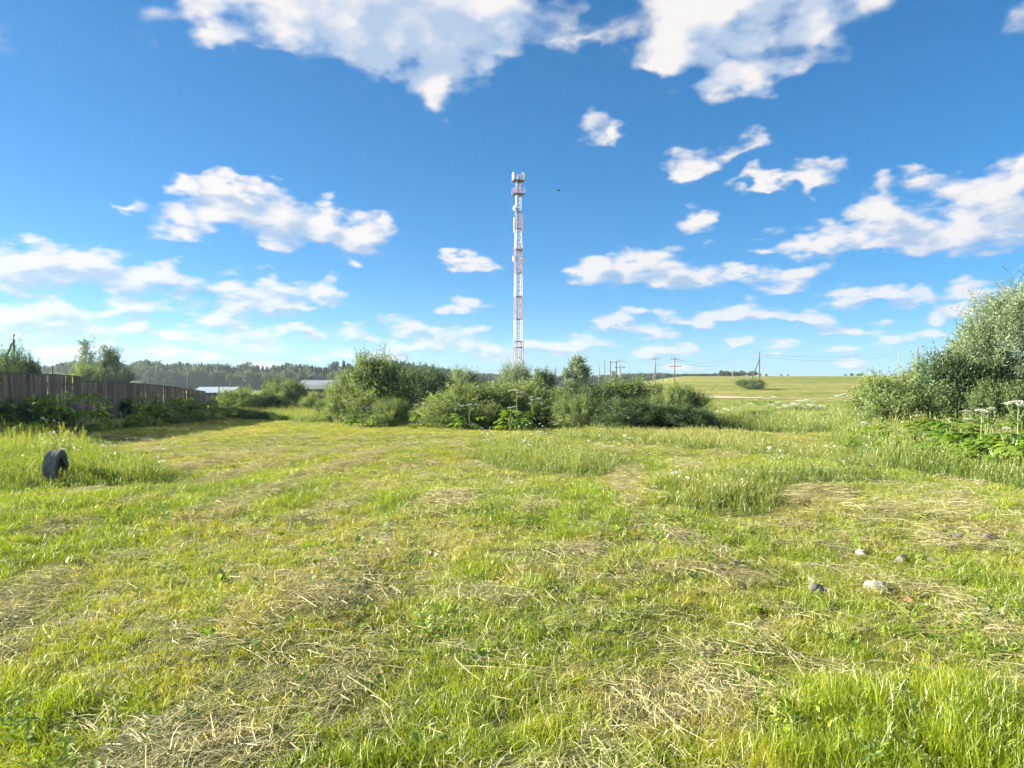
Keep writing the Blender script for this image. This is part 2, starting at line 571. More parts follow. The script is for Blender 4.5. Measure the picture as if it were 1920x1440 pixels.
MAT['silver'] = leaf_mat('silver_willow_leaf', [(0, (.075, .12, .06)), (.4, (.165, .23, .115)), (.75, (.25, .315, .175)), (1, (.34, .405, .25))], .35, .03, objrand=.1, tcol=(1.1, 1.1, .6))
MAT['alder'] = leaf_mat('dark_shrub_leaf', [(0, (.03, .07, .03)), (.5, (.07, .13, .05)), (1, (.14, .205, .08))], .4, .03, objrand=.2)
MAT['hogleaf'] = leaf_mat('hogweed_leaf', [(0, (.06, .13, .014)), (.5, (.135, .24, .022)), (1, (.26, .34, .045))], .42, .04, objrand=.25)
MAT['umbel'] = leaf_mat('umbel_white', [(0, (.38, .42, .28)), (1, (.7, .7, .62))], .25, .02, tcol=(1, 1, .9))
MAT['hogstem'] = plain('hogweed_stem', [(.3, (.16, .24, .06)), (.7, (.28, .34, .12))], 12, .6)
MAT['bark'] = plain('bark', [(.3, (.05, .04, .03)), (.7, (.14, .12, .1))], 14, .9, bump=.5, stretch=(1, 1, .25))
MAT['birch'] = plain('birch_bark', [(.35, (.08, .07, .06)), (.48, (.55, .54, .5)), (.8, (.7, .69, .65))], 5, .8, stretch=(1, 1, 3))
MAT['twig'] = plain('willow_twig', [(.3, (.10, .085, .05)), (.7, (.2, .17, .1))], 8, .85)
MAT['plank'] = plain('weathered_fence_plank', [(.25, (.10, .068, .05)), (.5, (.2, .145, .11)), (.8, (.31, .24, .19))], 7, .85, detail=7, bump=.5, stretch=(5, 5, .5), objrand=.35)
MAT['rail'] = plain('fence_rail_wood', [(.3, (.07, .06, .055)), (.7, (.16, .14, .13))], 6, .85, stretch=(4, 4, 1), bump=.4)
MAT['steel'] = plain('rusty_steel', [(.3, (.05, .04, .035)), (.7, (.13, .09, .07))], 9, .6)
MAT['rubber'] = plain('weathered_rubber', [(.25, (.08, .08, .078)), (.5, (.15, .147, .135)), (.75, (.25, .235, .2))], 9, .72, bump=.25)
MAT['rubber_dark'] = plain('tyre_sidewall_rubber', [(.3, (.035, .035, .034)), (.7, (.085, .083, .078))], 9, .7, bump=.2)
MAT['pole_wood'] = plain('pole_wood', [(.3, (.07, .05, .04)), (.7, (.17, .13, .105))], 5, .85, stretch=(5, 5, .4), bump=.3)
MAT['concrete'] = plain('pole_concrete', [(.3, (.2, .185, .165)), (.7, (.32, .3, .27))], 4, .9)
MAT['insul'] = plain('insulator_ceramic', [(.3, (.12, .1, .09)), (.7, (.3, .28, .26))], 4, .4)
MAT['wire'] = plain('wire_metal', [(.3, (.12, .12, .12)), (.7, (.2, .2, .2))], 2, .5, bump=0)
MAT['panel'] = plain('antenna_plastic', [(.3, (.62, .63, .62)), (.7, (.75, .75, .74))], 4, .5, bump=0)
MAT['galv'] = plain('galvanised_steel', [(.3, (.3, .31, .32)), (.7, (.45, .46, .47))], 8, .5, bump=0)
MAT['stone'] = plain('field_stone', [(.25, (.09, .085, .07)), (.55, (.2, .19, .155)), (.8, (.34, .32, .27))], 14, .9, bump=.7)
MAT['pale_stone'] = plain('pale_field_stone', [(.25, (.24, .225, .18)), (.55, (.4, .38, .31)), (.8, (.52, .5, .42))], 14, .9, bump=.5)
MAT['brick'] = plain('brick_rubble', [(.25, (.3, .14, .07)), (.7, (.45, .23, .12))], 14, .9, bump=.6)
MAT['roof'] = plain('grey_roof_sheet', [(.3, (.17, .2, .22)), (.7, (.26, .29, .31))], 3, .5, bump=.1)
MAT['fascia'] = plain('white_fascia', [(.3, (.72, .72, .7)), (.7, (.8, .8, .78))], 3, .6, bump=0)
MAT['barnwall'] = plain('barn_wall', [(.3, (.10, .09, .085)), (.7, (.2, .18, .17))], 2, .9)
MAT['shedroof'] = plain('pale_blue_roof_sheet', [(.3, (.3, .36, .42)), (.7, (.4, .46, .5))], 2, .4, bump=.05)
MAT['bird'] = plain('bird_feather', [(.3, (.02, .02, .022)), (.7, (.05, .05, .05))], 6, .8)
MAT['track'] = plain('sandy_track', [(.25, (.36, .27, .19)), (.6, (.5, .38, .28)), (.85, (.42, .36, .22))], .35, .95, detail=8, bump=.3)

# tower paint: red and white bands up the height
TB, TT = 0.0, 42.0


def tower_paint():
    m, t = new_mat('tower_band_paint')
    tcn = nd(t, 'ShaderNodeTexCoord')
    s_ = nd(t, 'ShaderNodeSeparateXYZ')
    t.links.new(tcn.outputs['Object'], s_.inputs[0])
    h = s_.outputs[2]
    red = None
    for lo, hi in TOWER_RED:
        b_ = M(t, 'MULTIPLY', M(t, 'GREATER_THAN', h, lo), M(t, 'LESS_THAN', h, hi))
        red = b_ if red is None else M(t, 'MAXIMUM', red, b_)
    nz = nd(t, 'ShaderNodeTexNoise'); nz.inputs['Scale'].default_value = 3.0
    t.links.new(tcn.outputs['Object'], nz.inputs['Vector'])
    c1 = ramp(t, nz.outputs['Fac'], [(.3, (.62, .62, .62)), (.7, (.76, .75, .74))])
    c2 = ramp(t, nz.outputs['Fac'], [(.3, (.42, .26, .26)), (.7, (.53, .37, .36))])
    mc = nd(t, 'ShaderNodeMix', data_type='RGBA')
    t.links.new(red, mc.inputs[0]); t.links.new(c1, mc.inputs[6]); t.links.new(c2, mc.inputs[7])
    b = nd(t, 'ShaderNodeBsdfPrincipled'); b.inputs['Roughness'].default_value = .55
    t.links.new(mc.outputs[2], b.inputs['Base Color'])
    o = nd(t, 'ShaderNodeOutputMaterial'); t.links.new(b.outputs[0], o.inputs[0])
    return m


def ground_mat():
    m, t = new_mat('meadow_soil')
    tcn = nd(t, 'ShaderNodeTexCoord')
    pos = tcn.outputs['Object']
    n1 = nd(t, 'ShaderNodeTexNoise'); n1.inputs['Scale'].default_value = 2.2; n1.inputs['Detail'].default_value = 8; n1.inputs['Roughness'].default_value = .65
    t.links.new(pos, n1.inputs['Vector'])
    soil = ramp(t, n1.outputs['Fac'], [(.25, (.045, .05, .014)), (.45, (.10, .11, .025)), (.62, (.17, .165, .05)), (.8, (.27, .24, .12))])
    # far hay meadow: yellow-green with streaks and darker drifts
    mp = nd(t, 'ShaderNodeMapping'); mp.inputs['Scale'].default_value = (.012, .05, .02)
    t.links.new(pos, mp.inputs[0])
    n2 = nd(t, 'ShaderNodeTexNoise'); n2.inputs['Scale'].default_value = 1.0; n2.inputs['Detail'].default_value = 9; n2.inputs['Roughness'].default_value = .68
    t.links.new(mp.outputs[0], n2.inputs['Vector'])
    n3 = nd(t, 'ShaderNodeTexNoise'); n3.inputs['Scale'].default_value = .55; n3.inputs['Detail'].default_value = 6; n3.inputs['Roughness'].default_value = .7
    t.links.new(pos, n3.inputs['Vector'])
    ff = M(t, 'MULTIPLY_ADD', M(t, 'SUBTRACT', n3.outputs['Fac'], .5), 1.1, n2.outputs['Fac'])
    fld = ramp(t, ff, [(.34, (.09, .13, .02)), (.45, (.165, .185, .03)), (.54, (.24, .235, .05)), (.66, (.31, .275, .09))])
    at_ = nd(t, 'ShaderNodeAttribute'); at_.attribute_name = 'field'
    mc = nd(t, 'ShaderNodeMix', data_type='RGBA')
    t.links.new(at_.outputs['Fac'], mc.inputs[0]); t.links.new(soil, mc.inputs[6]); t.links.new(fld, mc.inputs[7])
    b = nd(t, 'ShaderNodeBsdfPrincipled'); b.inputs['Roughness'].default_value = .95; b.inputs['Specular IOR Level'].default_value = .1
    t.links.new(mc.outputs[2], b.inputs['Base Color'])
    bp = nd(t, 'ShaderNodeBump'); bp.inputs['Strength'].default_value = .6; bp.inputs['Distance'].default_value = .05
    t.links.new(n1.outputs['Fac'], bp.inputs['Height']); t.links.new(bp.outputs[0], b.inputs['Normal'])
    o = nd(t, 'ShaderNodeOutputMaterial'); t.links.new(b.outputs[0], o.inputs[0])
    return m


# ------------------------------------------------------------------ the land
def build_land():
    rr = np.concatenate([[0.0], np.geomspace(0.4, 6000, 230)])
    na = 420
    # finer in the half the path looks into
    aa = np.linspace(-math.pi, math.pi, na, endpoint=False)
    aa = aa - .45 * np.sin(aa)
    rg, ag = np.meshgrid(rr[1:], aa, indexing='ij')
    x = np.concatenate([[0], (rg * np.sin(ag)).ravel()]); y = np.concatenate([[0], (rg * np.cos(ag)).ravel()])
    z = ground(x, y)
    n = len(rr) - 1
    i = np.arange(n - 1)[:, None]; k = np.arange(na)[None, :]; k2 = (k + 1) % na
    q = np.stack([1 + i * na + k, 1 + i * na + k2, 1 + (i + 1) * na + k2, 1 + (i + 1) * na + k], -1).reshape(-1, 4)[:, ::-1]
    k = np.arange(na); cap = np.stack([np.zeros(na, int), 1 + (k + 1) % na, 1 + k, np.zeros(na, int)], -1)
    dist = np.hypot(x, y)
    field = sstep(dist, 45, 90)
    v = np.stack([x, y, z], -1)
    me = make_mesh('ground', v, np.concatenate([q]), [ground_mat()], {'field': field}, True)
    # centre fan
    tag(link('ground', me), 'mown meadow and open fields', None, None, 'structure')


build_land()


def ribbon(name, pts, widths, mat, lift=.05, label=None):
    pts = np.asarray(pts, float)
    s_ = np.linspace(0, len(pts) - 1, 60)
    px = np.interp(s_, range(len(pts)), pts[:, 0]); py = np.interp(s_, range(len(pts)), pts[:, 1])
    for _ in range(3):
        px[1:-1] = (px[:-2] + px[1:-1] * 2 + px[2:]) / 4; py[1:-1] = (py[:-2] + py[1:-1] * 2 + py[2:]) / 4
    w = np.interp(s_, range(len(pts)), widths)
    tx, ty = np.gradient(px), np.gradient(py)
    L = np.hypot(tx, ty); nx, ny = -ty / L, tx / L
    cols = 7; V = []
    for j in range(cols):
        u = (j / (cols - 1) - .5) * w * (1 + .25 * (fbm(px * .3 + j, py * .3, 2) - .5))
        xx, yy = px + nx * u, py + ny * u
        V.append(np.stack([xx, yy, ground(xx, yy) + lift], -1))
    V = np.stack(V, 1).reshape(-1, 3)
    i, j = np.meshgrid(range(59), range(cols - 1), indexing='ij')
    a = (i * cols + j).ravel()
    f = np.stack([a, a + 1, a + cols + 1, a + cols], -1)
    o = link(name, make_mesh(name, V, f, [mat], None, True))
    return tag(o, label, None, None, 'structure')


ribbon('dirt_track', [(-4, 260), (8, 190), (22, 155), (31, 128), (35, 117), (38, 112), (46, 113), (62, 114), (90, 113)], [4, 4.5, 6, 9, 8, 3, .8, .5, .4], MAT['track'], .06, 'pale sandy track bending behind the bushes')

# ------------------------------------------------------------------ plant parts
def blades(n, r, h, w, lean, rnd, segs=3, tint=(0, .3), curl=.5, flat=0.0):
    """n tapering grass blades around the origin; returns v, f(tri), tint"""
    V, F, T = [], [], []; k = 0
    for i in range(n):
        a = rnd.uniform(0, 6.283); q = r * math.sqrt(rnd.random())
        b = np.array([q * math.cos(a), q * math.sin(a), -0.01])
        H = h * rnd.uniform(.45, 1.1); ww = w * rnd.uniform(.7, 1.3)
        da = rnd.uniform(0, 6.283); dv = np.array([math.cos(da), math.sin(da), 0])
        ln = lean * rnd.uniform(.2, 1.4)
        fa = rnd.uniform(0, 6.283); sv = np.array([math.cos(fa), math.sin(fa), 0]) * ww / 2
        tn = rnd.uniform(*tint)
        for s in range(segs + 1):
            u = s / segs
            p = b + np.array([0, 0, 1]) * H * (u - curl * ln * u * u * .5) + dv * H * ln * (u * (1 - flat) + flat * u) * (u if not flat else 1)
            if s < segs:
                wd = sv * (1 - .55 * u)
                V += [p - wd, p + wd]; T += [tn, tn]
            else:
                V.append(p); T.append(tn)
        for s in range(segs - 1):
            o = k + 2 * s
            F += [(o, o + 1, o + 3), (o, o + 3, o + 2)]
        o = k + 2 * (segs - 1)
        F.append((o, o + 1, o + 2))
        k += 2 * segs + 1
    return np.array(V), np.array(F), np.array(T)


def stalks(n, r, L, w, rnd, tint=(.2, .8), align=.8, zmax=.05):
    """cut dry stalks lying across each other, mostly along x"""
    V, F, T = [], [], []; k = 0
    for i in range(n):
        a = rnd.gauss(0, 1 - align) if rnd.random() < .8 else rnd.uniform(-1.6, 1.6)
        l = L * rnd.uniform(.35, 1.2)
        c = np.array([rnd.gauss(0, r), rnd.gauss(0, r * .6), rnd.uniform(0.01, zmax)])
        dv = np.array([math.cos(a), math.sin(a), rnd.gauss(0, .06)])
        bow = rnd.gauss(0, .07) * l; lift = abs(rnd.gauss(0, .03)) * l
        sd_ = np.array([-math.sin(a), math.cos(a), rnd.uniform(-.6, .6)]); ww = w * rnd.uniform(.5, 1.4)
        tn = rnd.uniform(*tint)
        for s in range(6):
            u = s / 5 - .5
            p = c + dv * l * u + np.array([-math.sin(a), math.cos(a), 0]) * bow * (1 - 4 * u * u) + np.array([0, 0, lift * (1 - 4 * u * u)])
            p[2] = max(p[2], .006)
            V += [p - sd_ * ww / 2, p + sd_ * ww / 2]; T += [tn, tn]
        for s in range(5):
            o = k + 2 * s
            F += [(o, o + 1, o + 3), (o, o + 3, o + 2)]
        k += 12
    return np.array(V), np.array(F), np.array(T)


def leaf_quads(pos, d, nrm, L, Wd, tint, fold=.18):
    """pointed leaves, two triangles each"""
    n = len(pos)
    d = d / (np.linalg.norm(d, axis=1, keepdims=True) + 1e-9)
    s = np.cross(d, nrm); s /= np.linalg.norm(s, axis=1, keepdims=True) + 1e-9
    u = np.cross(s, d)
    L = np.broadcast_to(L, (n,))[:, None]; Wd = np.broadcast_to(Wd, (n,))[:, None]
    mid = pos + d * L * .45
    v = np.stack([pos, mid - s * Wd / 2 + u * Wd * fold, pos + d * L - u * L * .08, mid + s * Wd / 2 + u * Wd * fold], 1).reshape(-1, 3)
    b = np.arange(n) * 4
    f = np.stack([np.stack([b, b + 1, b + 2], -1), np.stack([b, b + 2, b + 3], -1)], 1).reshape(-1, 3)
    return v, f, np.repeat(np.broadcast_to(tint, (n,)), 4)


def rand_dirs(n, g):
    v = g.normal(size=(n, 3))
    return v / np.linalg.norm(v, axis=1, keepdims=True)


def crown(lobes, ntwig, per, seed, tw=.45, leaf=(.10, .035), up=.35, gap=.42, rough=.25, depth=.2, tint=(.0, 1.0), droop=0.0, clump=.17, jit=.10):
    """foliage of a shrub or tree: leafy twigs over the skin of several lobes, gaps between clumps"""
    g = np.random.default_rng(seed)
    lb = np.array(lobes, float)
    area = lb[:, 3] * lb[:, 5] + lb[:, 4] * lb[:, 5]
    size = float(np.mean(lb[:, 3:]))

    def skin(m, jit):
        pick = g.choice(len(lb), size=m, p=area / area.sum())
        d = rand_dirs(m, g)
        d[:, 2] = np.where(d[:, 2] < -.55, -d[:, 2], d[:, 2])
        nz = vnoise3(d * 2.2 + pick[:, None] * 7.7 + seed)
        rad = 1 - np.abs(g.normal(size=m)) * depth + rough * (nz - .5) * 2 + jit * g.normal(size=m)
        p = lb[pick, :3] + d * lb[pick, 3:] * rad[:, None]
        inside = np.zeros(m, bool)
        for k in range(len(lb)):
            inside |= ((((p - lb[k, :3]) / lb[k, 3:]) ** 2).sum(1) < .5) & (pick != k)
        ok = ~inside & (p[:, 2] > .03)
        return p[ok], d[ok], nz[ok]
    # leafy clumps that stick out unevenly, over a thinner inner skin
    nc = max(30, ntwig // 22)
    cp, cd, cn = skin(int(nc * 2.2), jit)
    cp, cd, cn = cp[:nc], cd[:nc], np.clip(cn[:nc] + g.normal(0, .28, min(nc, len(cn))), 0, 1)
    m1 = int(ntwig * .72)
    ci = g.choice(len(cp), m1, p=(lambda w: w / w.sum())(g.uniform(.3, 1.7, len(cp))))
    ax = cd[ci] + np.array([0, 0, up])
    p1 = cp[ci] + size * clump * g.normal(size=(m1, 3)) + ax * (size * clump * 1.3 * g.normal(size=m1))[:, None]
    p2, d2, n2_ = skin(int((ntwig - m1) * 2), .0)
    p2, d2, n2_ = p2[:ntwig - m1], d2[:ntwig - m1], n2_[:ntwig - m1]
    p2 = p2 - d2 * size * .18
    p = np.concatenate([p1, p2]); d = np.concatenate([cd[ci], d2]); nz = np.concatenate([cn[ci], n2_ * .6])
    ok = p[:, 2] > .02
    p, d, nz = p[ok], d[ok], nz[ok]
    n = len(p)
    td = d + np.array([0, 0, up]) + .45 * g.normal(size=(n, 3))
    td /= np.linalg.norm(td, axis=1, keepdims=True)
    tl = tw * g.uniform(.5, 1.4, n)
    s = np.tile(np.linspace(-.25, .85, per), (n, 1)) + g.uniform(-.1, .1, (n, per))
    pos = p[:, None, :] + td[:, None, :] * (s * tl[:, None])[..., None]
    pos[..., 2] -= droop * (s.clip(0) ** 2) * tl[:, None]
    pos = pos.reshape(-1, 3) + .03 * g.normal(size=(n * per, 3))
    ld = np.repeat(td, per, 0) * .8 + .8 * g.normal(size=(n * per, 3))
    nr = np.repeat(d, per, 0) + .6 * g.normal(size=(n * per, 3)) + np.array([0, 0, .5])
    L = leaf[0] * g.uniform(.6, 1.4, n * per); Wd = leaf[1] * g.uniform(.7, 1.3, n * per)
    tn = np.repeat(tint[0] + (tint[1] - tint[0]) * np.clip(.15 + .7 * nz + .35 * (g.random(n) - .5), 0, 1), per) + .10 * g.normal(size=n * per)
    ok = pos[:, 2] > 0.0
    return leaf_quads(pos[ok], ld[ok], nr[ok], L[ok], Wd[ok], np.clip(tn, 0.02, .98)[ok])


def stems_mesh(lobes, seed, name, mat, r0=.05, n=7, trunk=None):
    """branching stems from the ground into each lobe"""
    rd = random.Random(seed); b = MB()
    zmax = max(l[2] + l[5] for l in lobes)
    if trunk:
        th, tr = trunk
        b.tube([(0, 0, -.2), (.02 * th, .01 * th, th * .5), (0, 0, th)], [tr, tr * .75, tr * .35], 8)
    for l in lobes:
        for k in range(max(1, n // max(1, len(lobes)) + 1)):
            tip = np.array(l[:3]) + np.array([rd.uniform(-.8, .8) * l[3], rd.uniform(-.8, .8) * l[4], rd.uniform(.1, .85) * l[5]])
            base = np.array([rd.uniform(-.3, .3) + l[0] * .45, rd.uniform(-.3, .3) + l[1] * .45, -.1]) if not trunk else np.array([0, 0, trunk[0] * rd.uniform(.35, .9)])
            r = r0 * rd.uniform(.6, 1.2)
            m1 = base * .6 + tip * .4 + np.array([rd.uniform(-.1, .1), rd.uniform(-.1, .1), .18 * (tip[2] - base[2])])
            b.tube([base, m1, tip], [r, r * .65, r * .2], 5)
            for q in range(2):
                t2 = tip + np.array([rd.uniform(-.5, .5) * l[3], rd.uniform(-.5, .5) * l[4], rd.uniform(0, .3) * l[5]])
                b.tube([m1 * .5 + tip * .5, t2], [r * .35, r * .1], 4)
    return b.mesh(name, mat)


# ------------------------------------------------------------------ scattering (for what nobody could count)
def scatter(name, label, pts, rot, scl, idx, itint, sources, mats):
    coll = bpy.data.collections.new(name + '_kinds')
    for i, (v, f, t) in enumerate(sources):
        me = make_mesh(name + '_piece', v, f, mats if not isinstance(mats, list) else [mats[i]], {'tint': t})
        coll.objects.link(bpy.data.objects.new('%s_%02d' % (name, i), me))
    me = make_mesh(name, pts, np.zeros((0, 3), int), [], {'rot': rot, 'scl': scl, 'idx': idx.astype(int), 'itint': itint})
    o = link(name, me)
    tag(o, label, None, None, 'stuff')
    t = bpy.data.node_groups.new(name + '_scatter', 'GeometryNodeTree')
    t.interface.new_socket('Geometry', in_out='INPUT', socket_type='NodeSocketGeometry')
    t.interface.new_socket('Geometry', in_out='OUTPUT', socket_type='NodeSocketGeometry')
    i_, o_ = nd(t, 'NodeGroupInput'), nd(t, 'NodeGroupOutput')
    ci = nd(t, 'GeometryNodeCollectionInfo')
    ci.inputs['Collection'].default_value = coll
    ci.inputs['Separate Children'].default_value = True
    ci.inputs['Reset Children'].default_value = True
    ip = nd(t, 'GeometryNodeInstanceOnPoints')
    ip.inputs['Pick Instance'].default_value = True
    t.links.new(i_.outputs[0], ip.inputs['Points'])
    t.links.new(ci.outputs[0], ip.inputs['Instance'])
    for nm, ty, sk in (('idx', 'INT', 'Instance Index'), ('rot', 'FLOAT_VECTOR', 'Rotation'), ('scl', 'FLOAT_VECTOR', 'Scale')):
        a = nd(t, 'GeometryNodeInputNamedAttribute', data_type=ty)
        a.inputs[0].default_value = nm
        t.links.new(a.outputs[0], ip.inputs[sk])
    t.links.new(ip.outputs[0], o_.inputs[0])
    m = o.modifiers.new('scatter', 'NODES')
    m.node_group = t
    return o


def wedge(g, y0, y1, dens, half=.80, pad=1.2):
    """random points in the part of the meadow between two distances ahead"""
    area = (half * (y1 ** 2 - y0 ** 2)) + 2 * pad * (y1 - y0)
    n = int(area * dens)
    y = np.sqrt(g.uniform(y0 ** 2, y1 ** 2, n))
    x = g.uniform(-1, 1, n) * (half * y + pad)
    return x, y


def poly_px(pts):
    return np.array([on_ground(*p) for p in pts])


def in_poly(x, y, poly):
    r = np.zeros(x.shape, bool); j = len(poly) - 1
    for i in range(len(poly)):
        xi, yi = poly[i]; xj, yj = poly[j]
        c = ((yi > y) != (yj > y)) & (x < (xj - xi) * (y - yi) / (yj - yi + 1e-12) + xi)
        r ^= c; j = i
    return r


POLY_A = poly_px([(868, 838), (900, 872), (960, 886), (1080, 896), (1165, 894), (1190, 870), (1100, 838), (960, 822)])
POLY_B = poly_px([(1222, 915), (1236, 952), (1300, 970), (1390, 982), (1455, 976), (1458, 940), (1480, 915), (1560, 908), (1640, 910), (1690, 908), (1680, 896), (1580, 886), (1450, 884), (1340, 894)])
POLY_C = poly_px([(990, 812), (1060, 826), (1180, 832), (1300, 840), (1420, 854), (1540, 868), (1640, 888), (1680, 893), (1650, 868), (1590, 848), (1500, 828), (1400, 815), (1200, 805)])
POLY_T = poly_px([(-500, 985), (0, 932), (120, 925), (200, 918), (300, 917), (345, 905), (320, 890), (240, 868), (170, 842), (60, 822), (-200, 815), (-600, 830)])
POLY_R = poly_px([(1580, 846), (1640, 868), (1720, 890), (1800, 905), (1920, 922), (2200, 960), (2600, 1000), (2600, 790), (1700, 790), (1560, 815)])
HAYPATCH = poly_px([(1470, 930), (1600, 912), (1750, 915), (1930, 930), (2300, 960), (2300, 1020), (1930, 1010), (1700, 990), (1500, 990)])


FX0, FY0, FSL = -17.1, 25.0, -0.122        # fence line


def fence_x(y):
    return FX0 + (y - FY0) * FSL


def tall_mask(x, y):
    jx = x + .5 * (fbm(x * 1.1, y * 1.1, 3) - .5) * np.clip(y / 10, .5, 2); jy = y + 1.0 * (fbm(x * 1.1 + 40, y * 1.1, 3) - .5) * np.clip(y / 10, .5, 3)
    t = np.zeros(x.shape)
    for P_, v in ((POLY_A, 1), (POLY_B, 2), (POLY_C, 3), (POLY_T, 4), (POLY_R, 5)):
        t = np.where(in_poly(jx, jy, P_), v, t)
    # the rough beyond the mown strip
    edge = np.interp(x / np.maximum(y, 1), [-.6, -.42, -.33, -.29, -.2, -.1, 0, .12, .25, .35, .6], [70, 62, 50, 40, 39, 38, 36, 34.5, 33, 28, 22])
    t = np.where((t == 0) & (jy > edge), 6, t)
    t = np.where((t == 0) & (x < fence_x(y) + 1.5), 7, t)
    return t


def hay_amount(x, y):
    row = (x + .35 * np.sin(y * .23) + .25 * (fbm(x * .5, y * .35, 2) - .5)) / 1.32
    f = np.abs(row - np.floor(row) - .5) * 2            # 0 mid-row
    ridge = 1 - sstep(f, .15, .75)
    along = fbm(x * .55 + 3, y * .42 + 8, 4)
    blot = fbm(x * 1.5 + 31, y * 1.3, 4)
    h = ridge * sstep(along, .43, .62) * .8 + .5 * sstep(blot, .56, .74)
    h = h * (1 - .7 * sstep(y, 12, 26))
    h = np.where(in_poly(x, y, HAYPATCH), np.maximum(h, .48 * sstep(fbm(x * .8, y * 1.6, 3), .32, .6)), h)
    big = poly_soft(x, y, -1.25, 4.4, .75, 2.3) + poly_soft(x, y, -3.6, 4.2, 1.0, 1.5) + .8 * poly_soft(x, y, .9, 3.2, 1.2, .7) + .5 * poly_soft(x, y, .3, 2.6, 1.4, .6) + 1.1 * poly_soft(x, y, 2.75, 6.0, 1.0, .75) + .8 * poly_soft(x, y, 4.6, 7.6, .9, .5)
    return np.clip(h + .45 * big * (.4 + 1.2 * blot), 0, 1.0)


def poly_soft(x, y, cx, cy, rx, ry):
    return np.clip(1.15 - ((x - cx) / rx) ** 2 - ((y - cy) / ry) ** 2, 0, 1)


def lush(x, y):
    return fbm(x * .5 + 70, y * .4 + 12, 4)


rd = random.Random(4)
S_MOWN = [blades(18, .06, .072, .0038, .85, rd, 3, (0, .3)) for _ in range(5)] + [blades(14, .055, .05, .0036, 1.2, rd, 2, (.1, .4)) for _ in range(3)]
S_LUSH = [blades(18, .07, .11, .0046, .7, rd, 3, (0, .25)) for _ in range(4)]
S_TALL = []
for k in range(5):
    v, f, t = blades(14, .09, .46, .007, .35, rd, 4, (0, .3), curl=.8)
    v2, f2, t2 = blades(4, .09, .66, .0030, .22, rd, 4, (.35, .6))          # flowering stems
    S_TALL.append((np.concatenate([v, v2]), np.concatenate([f, f2 + len(v)]), np.concatenate([t, t2])))
    # seed heads
    v, f, t = S_TALL[-1]
    tips = v2.reshape(4, -1, 3)[:, -1]
    hv, hf, ht = [], [], []
    for q, p in enumerate(tips):
        n0 = len(v) + len(hv)
        for s_ in range(7):
            a_ = rd.uniform(0, 6.28); w_ = .012; zz = -s_ * .02
            o_ = np.array([math.cos(a_) * w_, math.sin(a_) * w_, zz])
            b_ = len(v) + len(hv)
            hv += [p + np.array([0, 0, zz + .01]), p + o_ + np.array([0, 0, -.012]), p + o_ * np.array([.3, .3, 1]) + np.array([0, 0, -.028])]
            hf.append((b_, b_ + 1, b_ + 2)); ht += [.5] * 3
    S_TALL[-1] = (np.concatenate([v, np.array(hv)]), np.concatenate([f, np.array(hf)]), np.concatenate([t, np.array(ht)]))
S_HAY = [stalks(18, .14, .30, .0030, rd, (.25, .85), .6, .04) for _ in range(4)] + [stalks(9, .2, .6, .0026, rd, (.35, .9), .8) for _ in range(2)] + [stalks(38, .12, .13, .0034, rd, (.25, .85), .2, .05) for _ in range(3)]


def weed_rosette(n, L, w, rnd, up=.5):
    ps, ds, ns, Ls, Ws, ts = [], [], [], [], [], []
    for i in range(n):
        a = rnd.uniform(0, 6.283); u = rnd.uniform(.2, 1) * up
        dv = np.array([math.cos(a), math.sin(a), u])
        ps.append(np.array([0, 0, rnd.uniform(0, .03)]) + dv * .015); ds.append(dv); ns.append((0, 0, 1))
        Ls.append(L * rnd.uniform(.5, 1.2)); Ws.append(w * rnd.uniform(.7, 1.2)); ts.append(rnd.uniform(0, .4))
    v, f, t = leaf_quads(np.array(ps), np.array(ds), np.array(ns, float), np.array(Ls), np.array(Ws), np.array(ts), .12)
    return v, f, t


def leafy_weed(rnd, h=.28):
    """upright sprig with side leaves"""
    ps, ds, ns, Ls, Ws, ts = [], [], [], [], [], []
    for st in range(4):
        bx, by = rnd.gauss(0, .05), rnd.gauss(0, .05); lx, ly = rnd.gauss(0, .15), rnd.gauss(0, .15)
        for i in range(12):
            u = i / 12; a = i * 2.4 + rnd.uniform(-.4, .4); z = h * u * rnd.uniform(.85, 1.1)
            ps.append((bx + lx * z, by + ly * z, z)); ds.append((math.cos(a), math.sin(a), rnd.uniform(.1, .8))); ns.append((0, 0, 1))
            Ls.append(.07 * (1.1 - .5 * u)); Ws.append(.026 * (1.1 - .4 * u)); ts.append(rnd.uniform(.05, .45))
    return leaf_quads(np.array(ps, float), np.array(ds, float), np.array(ns, float), np.array(Ls), np.array(Ws), np.array(ts), .12)


S_WEED = [weed_rosette(7, .09, .05, rd) for _ in range(3)] + [weed_rosette(9, .06, .042, rd, .9) for _ in range(2)] + [leafy_weed(rd) for _ in range(3)]


def daisy(rnd, n=5):
    V, F, T = [], [], []
    for i in range(n):
        x, y, h = rnd.gauss(0, .09), rnd.gauss(0, .09), rnd.uniform(.32, .6)
        for c in range(rnd.choice((1, 1, 3))):
            cx, cy, cz = x + rnd.gauss(0, .03) * (c > 0), y + rnd.gauss(0, .03) * (c > 0), h + rnd.uniform(-.02, .02)
            tx, ty = rnd.gauss(0, .35), rnd.gauss(0, .35); r = rnd.uniform(.010, .019); b = len(V)
            V.append((cx, cy, cz + .006)); T.append(.8)
            for k in range(7):
                a = 6.283 * k / 7
                V.append((cx + r * math.cos(a), cy + r * math.sin(a), cz + r * (tx * math.cos(a) + ty * math.sin(a)))); T.append(.8)
            for k in range(7):
                F.append((b, b + 1 + k, b + 1 + (k + 1) % 7))
    return np.array(V), np.array(F), np.array(T)


S_DAISY = [daisy(rd) for _ in range(4)]


